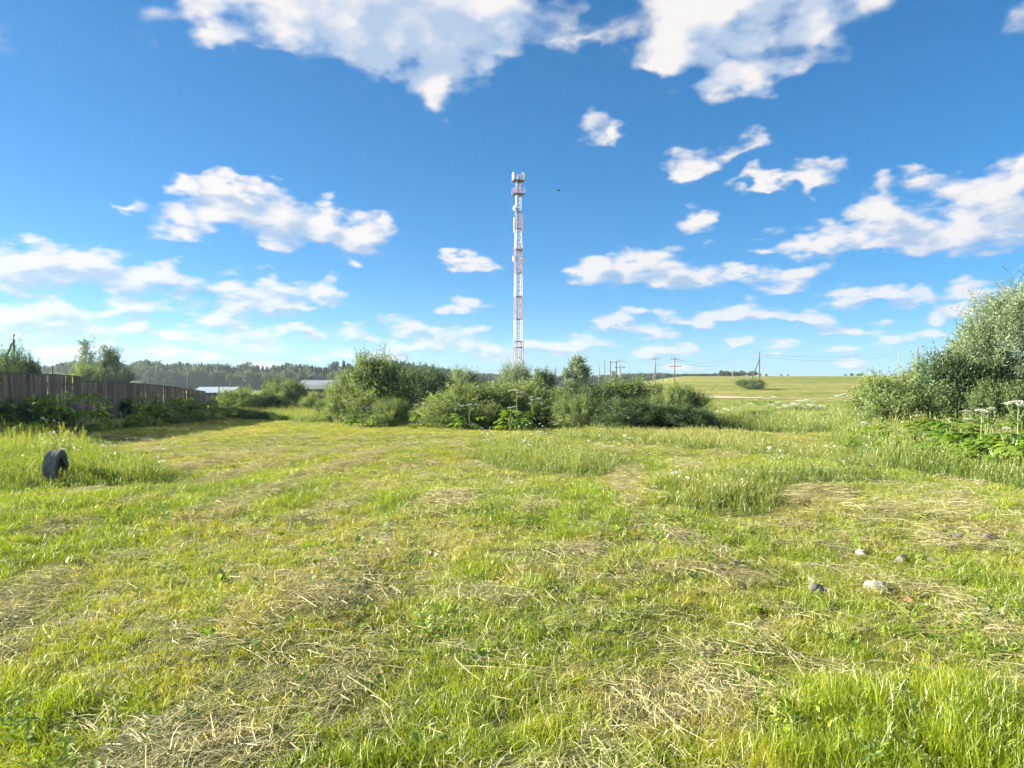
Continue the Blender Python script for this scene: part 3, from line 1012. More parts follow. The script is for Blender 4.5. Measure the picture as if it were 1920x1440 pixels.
def finish(name, label, x, y, s, g, kinds, idx, itint, mats, tilt=.12, sink=0.0, rz=None, zs=None):
    n = len(x)
    rot = np.stack([g.normal(0, tilt, n), g.normal(0, tilt, n), g.uniform(0, 6.283, n) if rz is None else rz], -1)
    scl = np.stack([s, s, s if zs is None else zs], -1)
    pts = np.stack([x, y, ground(x, y) - sink], -1)
    return scatter(name, label, pts, rot, scl, idx, itint, kinds, mats)


def build_meadow():
    g = np.random.default_rng(21)
    # --- mown turf
    X, Y, S = [], [], []
    for y0, y1, dn, s in ((1.2, 4, 680, .95), (4, 7, 480, 1.0), (7, 12, 270, 1.15), (12, 20, 120, 1.45), (20, 34, 46, 2.0), (34, 66, 16, 2.6)):
        x, y = wedge(g, y0, y1, dn)
        X.append(x); Y.append(y); S.append(np.full(len(x), s))
    x, y, s = map(np.concatenate, (X, Y, S))
    tm = tall_mask(x, y); h = hay_amount(x, y); lu = lush(x, y)
    tuft = fbm(x * 4.6 + 2, y * 3.6, 3)
    low = 1 - sstep(tuft, .34, .5)
    keep = (tm == 0) & (g.random(len(x)) > .5 * h) & (g.random(len(x)) > .55 * low * (1 - sstep(y, 9, 16)))
    x, y, s, h, lu, tuft = x[keep], y[keep], s[keep], h[keep], lu[keep], tuft[keep]
    n = len(x)
    # four-wheel tracks and row edges show as height and tint
    isl = (g.random(n) < sstep(lu, .42, .62) * .6 + poly_soft(x, y, 2.0, 3.1, 1.3, .9)) & (y < 16)
    idx = np.where(isl, 8 + g.integers(0, 4, n), g.integers(0, 8, n))
    fine = fbm(x * 2.2 + 5, y * 2.0, 3)
    rich = poly_soft(x, y, 2.0, 3.1, 1.3, .9) + .6 * poly_soft(x, y, 2.0, 6.6, 1.0, 1.6)
    it = .30 - .12 * rich + .55 * (.5 - lu) + .30 * h + .35 * (fine - .5) + g.normal(0, .10, n) + .10 * sstep(y, 9, 30)
    it = np.clip(it, 0, .72)
    zs = s * (.30 + .35 * fine + 1.15 * tuft * (1 - .5 * sstep(y, 9, 20))) * (1 + .9 * np.clip(rich, 0, 1)) * (1 - .35 * np.clip(h, 0, 1)) * np.where(y > 15, .72, 1)
    finish('mown_grass', 'short mown yellow-green meadow grass', x, y, s, g, S_MOWN + S_LUSH, idx, it, MAT['grass'], .18, zs=zs)
    print('mown', n)
    # --- tall uncut grass
    X, Y, S = [], [], []
    for y0, y1, dn, s in ((5, 10, 110, .9), (10, 18, 60, 1.0), (18, 30, 24, 1.25), (30, 60, 9, 1.5), (60, 95, 2.0, 2.2)):
        x, y = wedge(g, y0, y1, dn, .84)
        X.append(x); Y.append(y); S.append(np.full(len(x), s))
    x, y, s = map(np.concatenate, (X, Y, S))
    tm = tall_mask(x, y)
    keep = (tm > 0) & (x > fence_x(y) + .3)
    keep &= ~((y > 66) & (x / y < -.1) & (g.random(len(x)) < .4))
    x, y, s, tm = x[keep], y[keep], s[keep], tm[keep]
    n = len(x); nz = fbm(x * .7, y * .7, 3)
    hgt = np.choose(tm.astype(int), [0, .42, .62, .36, .75 * np.clip((y - 10.4) / 1.6, .3, 1), .75, .85, .8])
    hgt = hgt * np.where((np.abs(x - (-7.15) - (y - 11.5) * -.62) < .42) & (y < 11.75) & (y > 9), .8, 1) * (1 - .55 * sstep(y, 45, 90))
    edge = sum((tall_mask(x + a_, y + b_) > 0).astype(float) for a_, b_ in ((.7, 0), (-.7, 0), (0, -.8), (.35, -.5), (-.35, -.5), (.3, .3), (-.3, .3))) / 7
    hgt = hgt * (.22 + .78 * edge)
    thin = g.random(n) < .2 + .8 * edge
    x, y, s, tm, nz, hgt, edge = (q[thin] for q in (x, y, s, tm, nz, hgt, edge))
    n = len(x)
    it = np.choose(tm.astype(int), [0, .10, .12, .18, .02, .0, .05, .0]) + .4 * (nz - .5) + g.normal(0, .1, n)
    finish('tall_grass', 'tall uncut meadow grass with seed heads', x, y, s, g, S_TALL, g.integers(0, 5, n), np.clip(it, -.05, .7), MAT['tall'], .14,
           zs=np.minimum(s, 1.35) * hgt * (.6 + .8 * nz))
    print('tall', n)
    # --- daisies and yarrow in the uncut patches
    x, y = wedge(g, 7, 40, 2.6, .8)
    tm = tall_mask(x, y)
    den = fbm(x * .9 + 4, y * .9, 3)
    keep = np.isin(tm, (1, 2, 3, 4)) & (y < 19) & (den + .25 * g.random(len(x)) > .70)
    x, y, tm = x[keep], y[keep], tm[keep]
    finish('wild_daisy', 'small white wild flowers among the uncut grass', x, y, np.where(y > 18, 1.3, 1.0), g, S_DAISY, g.integers(0, 4, len(x)), np.zeros(len(x)), MAT['petal'], .1)
    # --- cut hay
    X, Y, S = [], [], []
    for y0, y1, dn, s in ((1.2, 4, 170, .85), (4, 8, 125, .95), (8, 14, 60, 1.15), (14, 26, 18, 1.5), (26, 50, 3, 2.3)):
        x, y = wedge(g, y0, y1, dn)
        X.append(x); Y.append(y); S.append(np.full(len(x), s))
    x, y, s = map(np.concatenate, (X, Y, S))
    tm = tall_mask(x, y); h = hay_amount(x, y)
    keep = (tm == 0) & (g.random(len(x)) < np.clip(h * 1.15 - .1, .16, 1))
    x, y, s, h = x[keep], y[keep], s[keep], h[keep]
    n = len(x)
    idx = np.where(g.random(n) < np.where(y > 9, .88, .66), 6 + g.integers(0, 3, n), g.integers(0, 6, n))
    s = np.where(y > 9, np.minimum(s, 1.45), s)
    rz = g.normal(1.35, .55, n) + np.where(x > 2.5, -1.2, 0) + np.where(g.random(n) < .35, g.uniform(-1.6, 1.6, n), 0)
    it = np.clip(g.normal(0, .14, n) + .12 * (vnoise(x * 1.5, y * 1.5) - .5) * 2, -.3, .35)
    finish('cut_hay', 'dry cut hay lying in broken rows on the turf', x, y, s, g, S_HAY, idx, it, MAT['hay'], .07, rz=rz, zs=s * (.9 + .6 * np.clip(h, 0, 1)))
    print('hay', n)
        # --- broad-leaved weeds in the turf
    X, Y, S = [], [], []
    for y0, y1, dn, s in ((1.2, 5, 34, .9), (5, 9, 16, 1.0)):
        x, y = wedge(g, y0, y1, dn)
        X.append(x); Y.append(y); S.append(np.full(len(x), s))
    x, y, s = map(np.concatenate, (X, Y, S))
    tm = tall_mask(x, y)
    den = fbm(x * .8 + 90, y * .8 + 3, 3)
    side = .5 * poly_soft(x, y, 1.7, 6.8, .9, 1.8) + .8 * poly_soft(x, y, 2.2, 3.0, 1.2, .8)
    keep = (tm == 0) & (g.random(len(x)) < np.clip((den - .45) * 1.6 + side, .03, 1))
    x, y, s, side = x[keep], y[keep], s[keep], side[keep]
    n = len(x)
    idx = np.where(g.random(n) < .12 + .6 * side, g.integers(5, 8, n), g.integers(0, 5, n))
    finish('broad_weeds', 'low broad-leaved weeds growing in the turf', x, y, s, g, S_WEED, idx, np.clip(g.normal(.12, .2, n), -.1, .55), MAT['weed'], .2)


build_meadow()

# ------------------------------------------------------------------ shrubs and trees
def lobes_round(rd, n, rx, h, low=.35):
    """a heap of lobes about rx wide and h high, base on the ground"""
    L = [(0, 0, h * .45, rx * .72, rx * .62, h * .48)]
    for i in range(n):
        a = 6.283 * i / n + rd.uniform(-.4, .4); q = rx * rd.uniform(.4, .68)
        hh = h * rd.uniform(.34, .62)
        L.append((q * math.cos(a), q * math.sin(a), hh * rd.uniform(.7, 1.15), rx * rd.uniform(.28, .45), rx * rd.uniform(.28, .45), hh * .62))
    for i in range(5):
        a = rd.uniform(0, 6.283); q = rx * rd.uniform(.55, .75)
        L.append((q * math.cos(a), q * math.sin(a), h * .12, rx * .3, rx * .3, h * rd.uniform(.12, .22)))
    for i in range(n // 2):
        a = rd.uniform(0, 6.283); q = rx * rd.uniform(0, .35)
        L.append((q * math.cos(a), q * math.sin(a), h * rd.uniform(.66, .8), rx * rd.uniform(.22, .34), rx * rd.uniform(.22, .34), h * rd.uniform(.18, .26)))
    return L


def foliage_mesh(name, mat, *a, **k):
    v, f, t = crown(*a, **k)
    return make_mesh(name, v, f, [mat], {'tint': t})


# unit shrubs: 2 m half-width, 3 m high
SHRUB = []
for i in range(5):
    r_ = random.Random(40 + i)
    L_ = lobes_round(r_, 7, 2.0, 3.0)
    SHRUB.append((foliage_mesh('shrub_foliage', None, L_, 3600, 9, 60 + i, .62, (.13, .045), .75, .42, .42, .26), stems_mesh(L_, 80 + i, 'shrub_stems', MAT['twig'], .035, 14)))


def tinted(me, mat):
    m = me.copy()
    m.materials.clear(); m.materials.append(mat)
    return m


GB = 'bushes across the middle of the meadow'
SH = {}
for key in ('willow', 'alder', 'silver'):
    SH[key] = [(tinted(f, MAT[key]), s) for f, s in SHRUB]


def shrub(label, px, d, top, half_px, kind='willow', var=0, depth=None, group=None, name='shrub', rz=None, cat='shrub'):
    """px column, d metres away, top row, half width in photo pixels at that distance"""
    if group == GB and d < 45:
        d *= .93
    x, y = at(px, d), d
    z = gz(x, y)
    h = (zrow(top, d) - z) * (.86 if group == GB else .92)
    w = half_px / FPX * d * 1.12
    t = thing(name, label, cat, (x, y, z - .05), (var * 1.7 if rz is None else rz), group, (w / 2.05, (depth or w) / 2.05, h / 3.05))
    f, s = SH[kind][var % len(SHRUB)]
    link('foliage', f, t); link('stems', s, t)
    return t


shrub('tall pale willow bush at the left end of the bushes', 706, 42, 662, 56, 'willow', 0, group=GB, name='willow_bush')
shrub('rounded willow bush leaning against the tall pale willow, near the barn roof', 650, 43, 700, 46, 'willow', 1, group=GB, name='willow_bush')
shrub('low willow bush in front of the tall pale willow', 735, 37, 745, 38, 'willow', 2, group=GB, name='willow_bush')
shrub('dark green bush standing right behind the tall pale willow', 775, 56, 684, 56, 'alder', 3, group=GB)
shrub('dark bush with a notched top between two paler willows', 812, 60, 690, 34, 'alder', 1, group=GB)
shrub('pale rounded willow seen over the middle mound, left of the tower', 862, 62, 687, 42, 'silver', 4, group=GB, name='willow_bush')
shrub('wide rounded willow mound left of the tower foot', 868, 35.5, 714, 82, 'willow', 4, group=GB, name='willow_bush')
shrub('pale wispy willow rising in front of the tower foot', 968, 72, 680, 34, 'silver', 2, group=GB, name='willow_bush')
shrub('small dark bush right of the tower foot', 1020, 78, 692, 26, 'alder', 0, group=GB)
shrub('broad bush with white umbels below the tower', 985, 37, 708, 78, 'willow', 3, group=GB, name='willow_bush')
shrub('small leafy bush standing before the tower bushes', 925, 33.8, 757, 26, 'willow', 1, group=GB)
shrub('bush right of the umbels with a lit left side', 1082, 32.8, 738, 46, 'willow', 2, group=GB)
shrub('dense green bush just left of the dark thicket', 1110, 38.5, 716, 70, 'alder', 2, group=GB)
shrub('tall part of the dark thicket under the power poles', 1190, 39, 709, 78, 'willow', 0, group=GB)
shrub('dark low bush at the front of the thicket', 1170, 32.2, 742, 70, 'alder', 4, group=GB)
shrub('round bush at the right end of the thicket beside the lone pole', 1268, 35, 720, 54, 'willow', 1, group=GB)
shrub('low dark bush closing the thicket on the right', 1278, 31.8, 752, 52, 'alder', 3, group=GB)
shrub('feathery grey-green bush tip past the right end of the thicket', 1322, 33, 766, 24, 'silver', 0, group=GB)
GL = 'small bushes between the fence and the willows'
shrub('bright rounded bush just past the end of the fence', 452, 58, 728, 42, 'willow', 3, group=GL)
shrub('taller bush left of the barn roof', 535, 66, 714, 48, 'willow', 2, group=GL)
shrub('low bush in front of the barn', 590, 60, 735, 30, 'willow', 4, group=GL)
shrub('shaggy low bush at the foot of the tall pale willow', 610, 45, 752, 24, 'willow', 0, group=GL)
shrub('dark bush on the shaded bank past the fence end', 500, 60, 738, 30, 'alder', 1, group=GL)
shrub('lone bush round the foot of the strutted pole in the field', 1408, 182, 711, 28, 'willow', 2)
shrub('pale thin bush behind the long grass, right of the thicket', 1360, 40, 775, 26, 'willow', 2)
shrub('low leafy bush among the umbels in the right-hand rough', 1505, 53, 762, 56, 'willow', 4)
shrub('low feathery bush in the rough between the thicket and the umbel bank', 1425, 41, 770, 46, 'willow', 0)
shrub('low green bush in the rough left of the right-hand bushes', 1575, 38, 775, 40, 'alder', 2)

GR = 'bushes at the right edge'
shrub('wide olive-green bush at the foot of the silver willow', 1690, 24, 700, 82, 'willow', 3, group=GR, name='willow_bush')
shrub('dark bush under the silver willow', 1790, 25.5, 668, 74, 'alder', 0, group=GR)
shrub('small pale bush at the left tip of the right-hand bushes', 1640, 27, 712, 36, 'willow', 1, group=GR, name='willow_bush')
shrub('pale sprig bush below the far strutted pole', 1722, 30, 680, 28, 'silver', 1, group=GR)
shrub('olive bush behind the white umbels at the right edge', 1885, 20, 720, 60, 'willow', 2, group=GR)


def tree(name, label, cat, px, d, top, half_px, lobes, ntwig, mat, bark, seed, trunk_r=.12, tw=.5, leaf=(.14, .06), up=.3, per=8, gap=.42, rough=.28, droop=0, group=None, depth=.22, lobe_h=10.0, lobe_w=2.0, clump=.07, jit=.06):
    x, y = at(px, d), d
    z = gz(x, y)
    h = zrow(top, d) - z
    s = h / lobe_h; w = (half_px / FPX * d) / lobe_w
    t = thing(name, label, cat, (x, y, z - .05), 0, group)
    L = [(a * w, b * w, c * s, e * w, f_ * w, g_ * s) for a, b, c, e, f_, g_ in lobes]
    link('crown', foliage_mesh('tree_crown', mat, L, ntwig, per, seed, tw, leaf, up, gap, rough, depth, (0, 1), droop, clump, jit), t)
    link('trunk', stems_mesh(L, seed + 5, 'tree_trunk', bark, trunk_r * .45, 14, (h * .82, trunk_r)), t)
    return t


# the big silver willow at the right edge
WL = [(0, 0, 5.2, 1.7, 1.6, 4.2), (-.9, 0, 4.0, 1.0, 1.1, 3.2), (.9, .2, 5.6, 1.3, 1.3, 4.0), (-1.35, .1, 2.6, .75, .9, 2.2), (-.45, -.4, 6.6, .9, .9, 2.2), (.4, -.8, 3.2, 1.2, .9, 2.6), (1.5, 0, 4.2, 1, 1.1, 3.6), (-.85, -.5, 5.6, .6, .6, 1.5)]
tree('silver_willow', 'big silvery willow tree leaning in from the right edge', 'tree', 1945, 27, 535, 165, WL, 14500, MAT['silver'], MAT['bark'], 301, .22, .42, (.095, .03), .5, 9, .40, .14, lobe_h=9.6, lobe_w=2.2)
tree('silver_willow', 'lower grey-green willow crown stepping down from the big silver willow', 'tree', 1828, 28.5, 625, 60, WL, 4200, MAT['silver'], MAT['bark'], 302, .12, .4, (.10, .034), .5, 9, .40, .14, lobe_h=9.6, lobe_w=2.2)
BL = [(0, 0, 7.4, .55, .55, 2.2), (.15, 0, 5.2, .8, .8, 1.6), (-.2, .1, 9.0, .35, .35, 1.1), (-.3, 0, 3.6, 1.1, 1, 1.6), (.4, 0, 6.4, .5, .5, 1.2)]
tree('birch_tree', 'thin sparse birch with bare gaps rising behind the fence', 'tree', 160, 112, 634, 17, BL, 900, MAT['silver'], MAT['birch'], 311, .12, .45, (.2, .09), .1, 8, .5, .4, .25, lobe_h=10.2, lobe_w=1.0, clump=.34, jit=.25)
DL = [(0, 0, 5.6, 1.1, 1.1, 3.8), (-.7, 0, 3.6, 1.0, 1, 2.8), (.8, .1, 3.4, 1.0, 1, 2.6), (.2, 0, 8.0, .55, .5, 1.7), (-.2, -.4, 4.4, 1, .8, 3), (.6, 0, 6, .7, .7, 1.8)]
tree('aspen_tree', 'leafy blue-green tree next to the thin birch behind the fence', 'tree', 207, 108, 654, 28, DL, 2400, MAT['alder'], MAT['bark'], 312, .14, .45, (.2, .09), .3, 8, .42, .4, lobe_h=9.8, lobe_w=1.8, clump=.22, jit=.2)
shrub('pale leafy thicket under the thin birch behind the fence', 160, 104, 690, 34, 'willow', 1, name='thicket')
shrub('dark bushy thicket right of the leafy tree behind the fence', 228, 106, 694, 30, 'alder', 2, name='thicket')
shrub('dark bush behind the left end of the fence below the strutted pole', 18, 42, 655, 46, 'alder', 3, name='shrub')
shrub('dark low bush on the fence line left of the steel posts', 54, 43, 676, 24, 'alder', 1, name='shrub')
shrub('low bush peeping over the left end of the fence', 12, 36, 690, 28, 'alder', 0, name='shrub')
RL = [(0, 0, 6.4, 1.7, 1.7, 3.6), (-.7, 0, 5, 1.2, 1.2, 2.6), (.8, 0, 5.4, 1.2, 1.2, 2.8), (.1, 0, 8.6, 1.0, 1.0, 1.5), (0, -.6, 3.0, 1.2, 1, 1.8)]
tree('roadside_tree', 'lone round pale tree standing behind the thicket right of the tower', 'tree', 1081, 118, 675, 23, RL, 1500, MAT['silver'], MAT['bark'], 320, .16, .5, (.24, .13), .3, 8, .40, .25, lobe_h=10.1, lobe_w=2.0, clump=.16, jit=.1)


# ------------------------------------------------------------------ far forest (one mass)
def spruce(seed, h=15.0, w=2.6):
    g = np.random.default_rng(seed); n = 900
    u = g.random(n) ** .8
    z = 1.0 + u * (h - 1.0)
    tier = 1 - .35 * ((z * 1.1) % 1.0)
    r = w * (1 - u) ** .85 * tier * g.uniform(.55, 1.0, n) + .1
    a = g.uniform(0, 6.283, n)
    pos = np.stack([r * .35 * np.cos(a), r * .35 * np.sin(a), z], -1)
    d = np.stack([np.cos(a), np.sin(a), -.25 + .2 * g.normal(size=n)], -1)
    nr = np.tile([0, 0, 1.0], (n, 1)) + .35 * g.normal(size=(n, 3))
    return leaf_quads(pos, d, nr, r * .9 + .3, .5 + .25 * r, np.clip(.12 + .1 * g.normal(size=n), 0, .4))


def broadleaf(seed, h=12.0, w=3.4):
    rd_ = random.Random(seed)
    L = [(0, 0, h * .58, w * .7, w * .7, h * .38)]
    for i in range(6):
        a = rd_.uniform(0, 6.28)
        L.append((w * .5 * math.cos(a), w * .5 * math.sin(a), h * rd_.uniform(.35, .78), w * .45, w * .45, h * rd_.uniform(.16, .26)))
    return crown(L, 420, 5, seed, 1.1, (.8, .5), .2, .34, .25, .2, (.35, 1.0))


def build_forest():
    MAT['forest'] = leaf_mat('forest_leaf', [(0, (.018, .045, .026)), (.35, (.034, .065, .033)), (.6, (.07, .11, .04)), (1, (.12, .16, .055))], .3, .04, inst=True)
    src = [spruce(701 + i, 15 + i, 2.4 + .3 * i) for i in range(3)] + [broadleaf(711 + i, 11.5 + i, 3.2 + .3 * i) for i in range(4)]
    g = np.random.default_rng(77)
    P = []
    # left wood: treetop row follows the photo
    n = 1500
    px = g.uniform(-260, 900, n); d = 400 + 150 * g.random(n) ** 1.3
    top = np.interp(px, [-260, 60, 130, 300, 420, 520, 640, 760, 900], [690, 688, 686, 686, 688, 692, 688, 690, 701])
    top = top + 9 * (fbm(px * .03, px * 0 + 2, 3) - .5) * 2
    for i in range(n):
        P.append((px[i], d[i], top[i], g.random() < (.25 + .6 * vnoise(px[i] * .02, 5)) * (d[i] > 425)))
    m = 900
    px = g.uniform(830, 1390, m); d = 620 + 120 * g.random(m)
    top = np.interp(px, [830, 1000, 1100, 1180, 1240, 1300, 1340, 1390], [700, 706, 707, 702, 700, 705, 709, 711.5])
    for i in range(m):
        P.append((px[i], d[i], top[i], g.random() < .4))
    pts, rot, scl, idx, it = [], [], [], [], []
    for (p, d_, tp, sp) in P:
        x = at(p, d_); z = gz(x, d_)
        front = d_ < 425
        hgt = max(3.0, (zrow(tp, d_) - z) * (g.uniform(.55, .85) if front else g.uniform(.92, 1.16) * (1.02 if sp else .93)))
        k = g.integers(0, 3) if sp else 3 + g.integers(0, 4)
        base = (15 + k) if k < 3 else (11.5 + k - 3)
        s_ = hgt / base
        pts.append((x, d_, z)); rot.append((0, 0, g.uniform(0, 6.28))); w_ = max(s_, .55) * g.uniform(.85, 1.2)
        scl.append((w_, w_, s_)); idx.append(k); it.append(g.normal(0, .12) + (.10 if front else 0))
    scatter('forest', 'mixed spruce and birch wood along the horizon', np.array(pts), np.array(rot), np.array(scl), np.array(idx), np.array(it), src, MAT['forest'])


build_forest()


# low distant scrub dots on the field horizon are part of the same hedge line
def build_far_scrub():
    g = np.random.default_rng(78)
    src = [broadleaf(730 + i, 4.0, 2.4) for i in range(3)]
    px = np.concatenate([g.uniform(1330, 1420, 26), np.array([1424, 1437, 1465, 1478, 1585, 1597, 1610, 1616])])
    d = np.concatenate([g.uniform(400, 430, 26), np.full(8, 415.)])
    x = at(px, d)
    s = np.concatenate([g.uniform(.25, .6, 26), np.array([.3, .25, .2, .2, .2, .3, .25, .3])])
    scatter('far_scrub', 'thin line of scrub on the field horizon', np.stack([x, d, ground(x, d)], -1), np.stack([d * 0, d * 0, g.uniform(0, 6, len(d))], -1), np.stack([s, s, s], -1), g.integers(0, 3, len(d)), g.normal(0, .1, len(d)), src, MAT['forest'])


build_far_scrub()

# ------------------------------------------------------------------ giant hogweed
def hog_leaf(rnd, L, tint):
    """one big deeply lobed leaf along +x: a stalk, then toothed leaflets"""
    V, F, T = [], [], []
    def leaflet(p, ang, l, w):
        b = len(V); n = 5
        ca, sa = math.cos(ang), math.sin(ang)
        prof = [0, .75, .55, 1.0, .6, .8, .35, .45, 0]
        m = len(prof)
        for i, q in enumerate(prof):
            u = i / (m - 1)
            for s in (-1, 0, 1):
                xx, yy = u * l + (.06 * l if i % 2 == 0 and 0 < i < m - 1 else 0) * abs(s), s * w * q * .5
                zz = -.35 * l * u * u + (.10 * w if s else 0) * q
                V.append((p[0] + xx * ca - yy * sa, p[1] + xx * sa + yy * ca, p[2] + zz)); T.append(tint + rnd.uniform(-.05, .05))
        for i in range(m - 1):
            o = b + 3 * i
            F.extend([(o, o + 3, o + 4), (o, o + 4, o + 1), (o + 1, o + 4, o + 5), (o + 1, o + 5, o + 2)])
    st = .35 * L
    leaflet((st + .25 * L, 0, 0), 0, .5 * L, .36 * L)
    for s in (-1, 1):
        leaflet((st + .22 * L, 0, 0), s * .85, .40 * L, .30 * L)
        leaflet((st, 0, 0), s * 1.15, .36 * L, .26 * L)
    b = len(V)
    for q in (0, 1):
        xx = (0, st + .3 * L)[q]
        V.extend([(xx, -.008, 0), (xx, .008, 0), (xx, 0, -.012)]); T.extend([.9] * 3)
    F.extend([(b, b + 1, b + 4), (b, b + 4, b + 3), (b + 1, b + 2, b + 5), (b + 1, b + 5, b + 4), (b + 2, b, b + 3), (b + 2, b + 3, b + 5)])
    return np.array(V), np.array(F), np.array(T)


LEAFM = []
for i in range(4):
    r_ = random.Random(500 + i)
    LEAFM.append(make_mesh('hogweed_leaf', *hog_leaf(r_, 1.0, .3 + .15 * i)[:2], [MAT['hogleaf']], {'tint': hog_leaf(random.Random(500 + i), 1.0, .3 + .15 * i)[2]}))


def umbel_mesh(rnd, r, n=34):
    """flat-topped flower head of small white clusters; its rays meet at the origin below"""
    V, F, T = [], [], []
    for i in range(n):
        q = math.sqrt((i + .5) / n); a = i * 2.39996
        c = np.array([r * q * math.cos(a), r * q * math.sin(a), r * .75 - r * .42 * q * q + rnd.uniform(-.05, .05) * r])
        cr = r * .15 * rnd.uniform(.6, 1.25); b = len(V)
        V.append(c + np.array([0, 0, cr * .45])); T.append(.9)
        for k in range(6):
            t = 6.283 * k / 6 + i
            V.append(c + np.array([cr * math.cos(t), cr * math.sin(t), rnd.uniform(-.1, .1) * cr])); T.append(.75)
        V.append(c + np.array([0, 0, -cr * .35])); T.append(.15)
        for k in range(6):
            F.append((b, b + 1 + k, b + 1 + (k + 1) % 6)); F.append((b + 7, b + 1 + (k + 1) % 6, b + 1 + k))
        if i % 2 == 0:                      # ray
            b = len(V); w = .012 * r + .0015
            V.extend([np.array([-w, 0, 0]), np.array([w, 0, 0]), c + np.array([w, 0, 0]), c - np.array([w, 0, 0])]); T.extend([0, 0, .1, .1])
            F.extend([(b, b + 1, b + 2), (b, b + 2, b + 3)])
    return make_mesh('hogweed_umbel', np.array(V), np.array(F), [MAT['umbel']], {'tint': np.array(T)})


UMB = [umbel_mesh(random.Random(520 + i), 1.0, 34) for i in range(3)]
UMB_S = [umbel_mesh(random.Random(530 + i), 1.0, 20) for i in range(2)]


def hogweed(label, x, y, h, umbels, nleaf, leaf_len, seed, group, name='giant_hogweed', spread_=1.0):
    """umbels: list of (dx, dy, height, radius); the first one tops the main stem"""
    rnd = random.Random(seed)
    z = gz(x, y)
    t = thing(name, label, 'plant', (x, y, z), 0, group)
    if umbels:
        ux, uy, uh, ur = umbels[0]
        fork = uh - max(.22, ur * 1.6)
        b = MB().tube([(0, 0, -.05), (ux * .3, uy * .3, fork * .6), (ux * .7, uy * .7, fork), (ux, uy, uh)], [.014, .012, .009, .006], 7)
        for (ax, ay, ah, ar) in umbels[1:]:
            p0 = np.array([ux * .7, uy * .7, fork]); p1 = np.array([ax, ay, ah])
            b.tube([p0, p0 * .5 + p1 * .5 + np.array([0, 0, -.04]), p1], [.006, .005, .004], 5)
        link('stem', b.mesh('hogweed_stem', MAT['hogstem'], True), t)
        for k, (ax, ay, ah, ar) in enumerate(umbels):
            link('umbel', (UMB if ar > .1 else UMB_S)[k % 2], t, (ax, ay, ah - .02), (rnd.uniform(-.15, .15), rnd.uniform(-.15, .15), rnd.uniform(0, 6)), (ar, ar, ar * .8))
    for k in range(nleaf):
        a = rnd.uniform(0, 6.283); L = leaf_len * rnd.uniform(.6, 1.15)
        zz = h * rnd.uniform(.05, .62) if umbels else h * rnd.uniform(.15, 1.0)
        off_ = rnd.uniform(0, .18) * spread_
        link('leaf', LEAFM[rnd.randrange(4)], t, (off_ * math.cos(a), off_ * math.sin(a), zz), (rnd.uniform(-.3, .3), rnd.uniform(-.35, .25), a), (L, L, L))
    if not umbels:
        b = MB()
        for k in range(4):
            a = rnd.uniform(0, 6.283); q = .15
            b.tube([(0, 0, -.05), (q * .5 * math.cos(a), q * .5 * math.sin(a), h * .6), (q * math.cos(a), q * math.sin(a), h)], [.012, .01, .006], 5)
        link('stalk', b.mesh('hogweed_stalk', MAT['hogstem'], True), t)
    return t


def hog_px(label, px, d, heads, nleaf, leaf_len, seed, group):
    """heads: (px, row, half width px) of each flower head in the photo"""
    if group == GM:
        d *= .90
    x, y = at(px, d), d
    z = gz(x, y); rnd = random.Random(seed)
    um = []
    for (hx, hy, hw) in heads:
        dy = rnd.uniform(-.12, .12)
        um.append((at(hx, d) - x, dy, zrow(hy, d) - z - hw / FPX * d * .5, hw / FPX * d))
    hmax = max(u[2] for u in um) if um else .7
    return hogweed(label, x, y, hmax, um, nleaf, leaf_len, seed, group)


GH = 'hogweed at the right edge'
GM = 'hogweed among the middle bushes'
hog_px('hogweed with five flat white umbels before the right-hand bushes', 1839, 14.2, [(1837, 766, 13), (1812, 768, 9), (1863, 763, 9), (1808, 782, 8), (1850, 769, 8)], 8, .52, 601, GH)
hog_px('tallest hogweed, its wide white umbel cut by the right frame edge', 1908, 13.6, [(1908, 751, 20), (1884, 753, 9), (1926, 756, 12)], 8, .55, 602, GH)
hog_px('short hogweed with one small umbel between the two tall ones', 1883, 14.0, [(1883, 799, 9)], 7, .5, 603, GH)
hog_px('hogweed with one small umbel at the left tip of the right-hand verge', 1620, 21, [(1618, 790, 8), (1622, 797, 5)], 5, .5, 604, GH)
k_ = 0
for (px, d, h, n, L, lab) in ((1655, 18.5, .45, 10, .55, 'leafy hogweed clump at the left end of the verge'), (1690, 17.6, .5, 10, .6, 'leafy hogweed clump under the wide olive bush'), (1735, 16.8, .5, 10, .6, 'leafy hogweed clump in the middle of the verge'),
                              (1790, 15.4, .62, 12, .62, 'tall leafy hogweed clump just left of the five-umbel hogweed'), (1845, 14.6, .75, 14, .62, 'lush hogweed clump under the five umbels'), (1895, 13.4, .65, 14, .66, 'broad-leaved hogweed clump at the right frame edge'),
                              (1870, 13.0, .42, 10, .5, 'low hogweed clump at the front of the verge'), (1940, 12.8, .6, 12, .6, 'hogweed clump half outside the right frame edge'), (1765, 18.6, .7, 9, .6, 'shaded hogweed clump against the dark bush'), (1640, 17.0, .35, 8, .5, 'low hogweed clump at the front left tip of the verge'), (1705, 15.9, .4, 8, .5, 'low hogweed clump in the front row under the olive bush'), (1762, 14.9, .45, 8, .5, 'front hogweed clump left of the five umbels'), (1818, 13.9, .5, 9, .5, 'front hogweed clump under the leftmost umbels')):
    hogweed(lab, at(px, d), d, h * 1.0, [], int(n * 2.8), L * .85, 620 + k_, GH, 'hogweed_clump', 3.0); k_ += 1
GM = 'hogweed among the middle bushes'
hog_px('hogweed with a row of small umbels before the wide willow mound', 880, 33.4, [(880, 757, 6), (868, 759, 5), (893, 757, 5), (859, 757, 4), (886, 764, 4)], 8, .8, 641, GM)
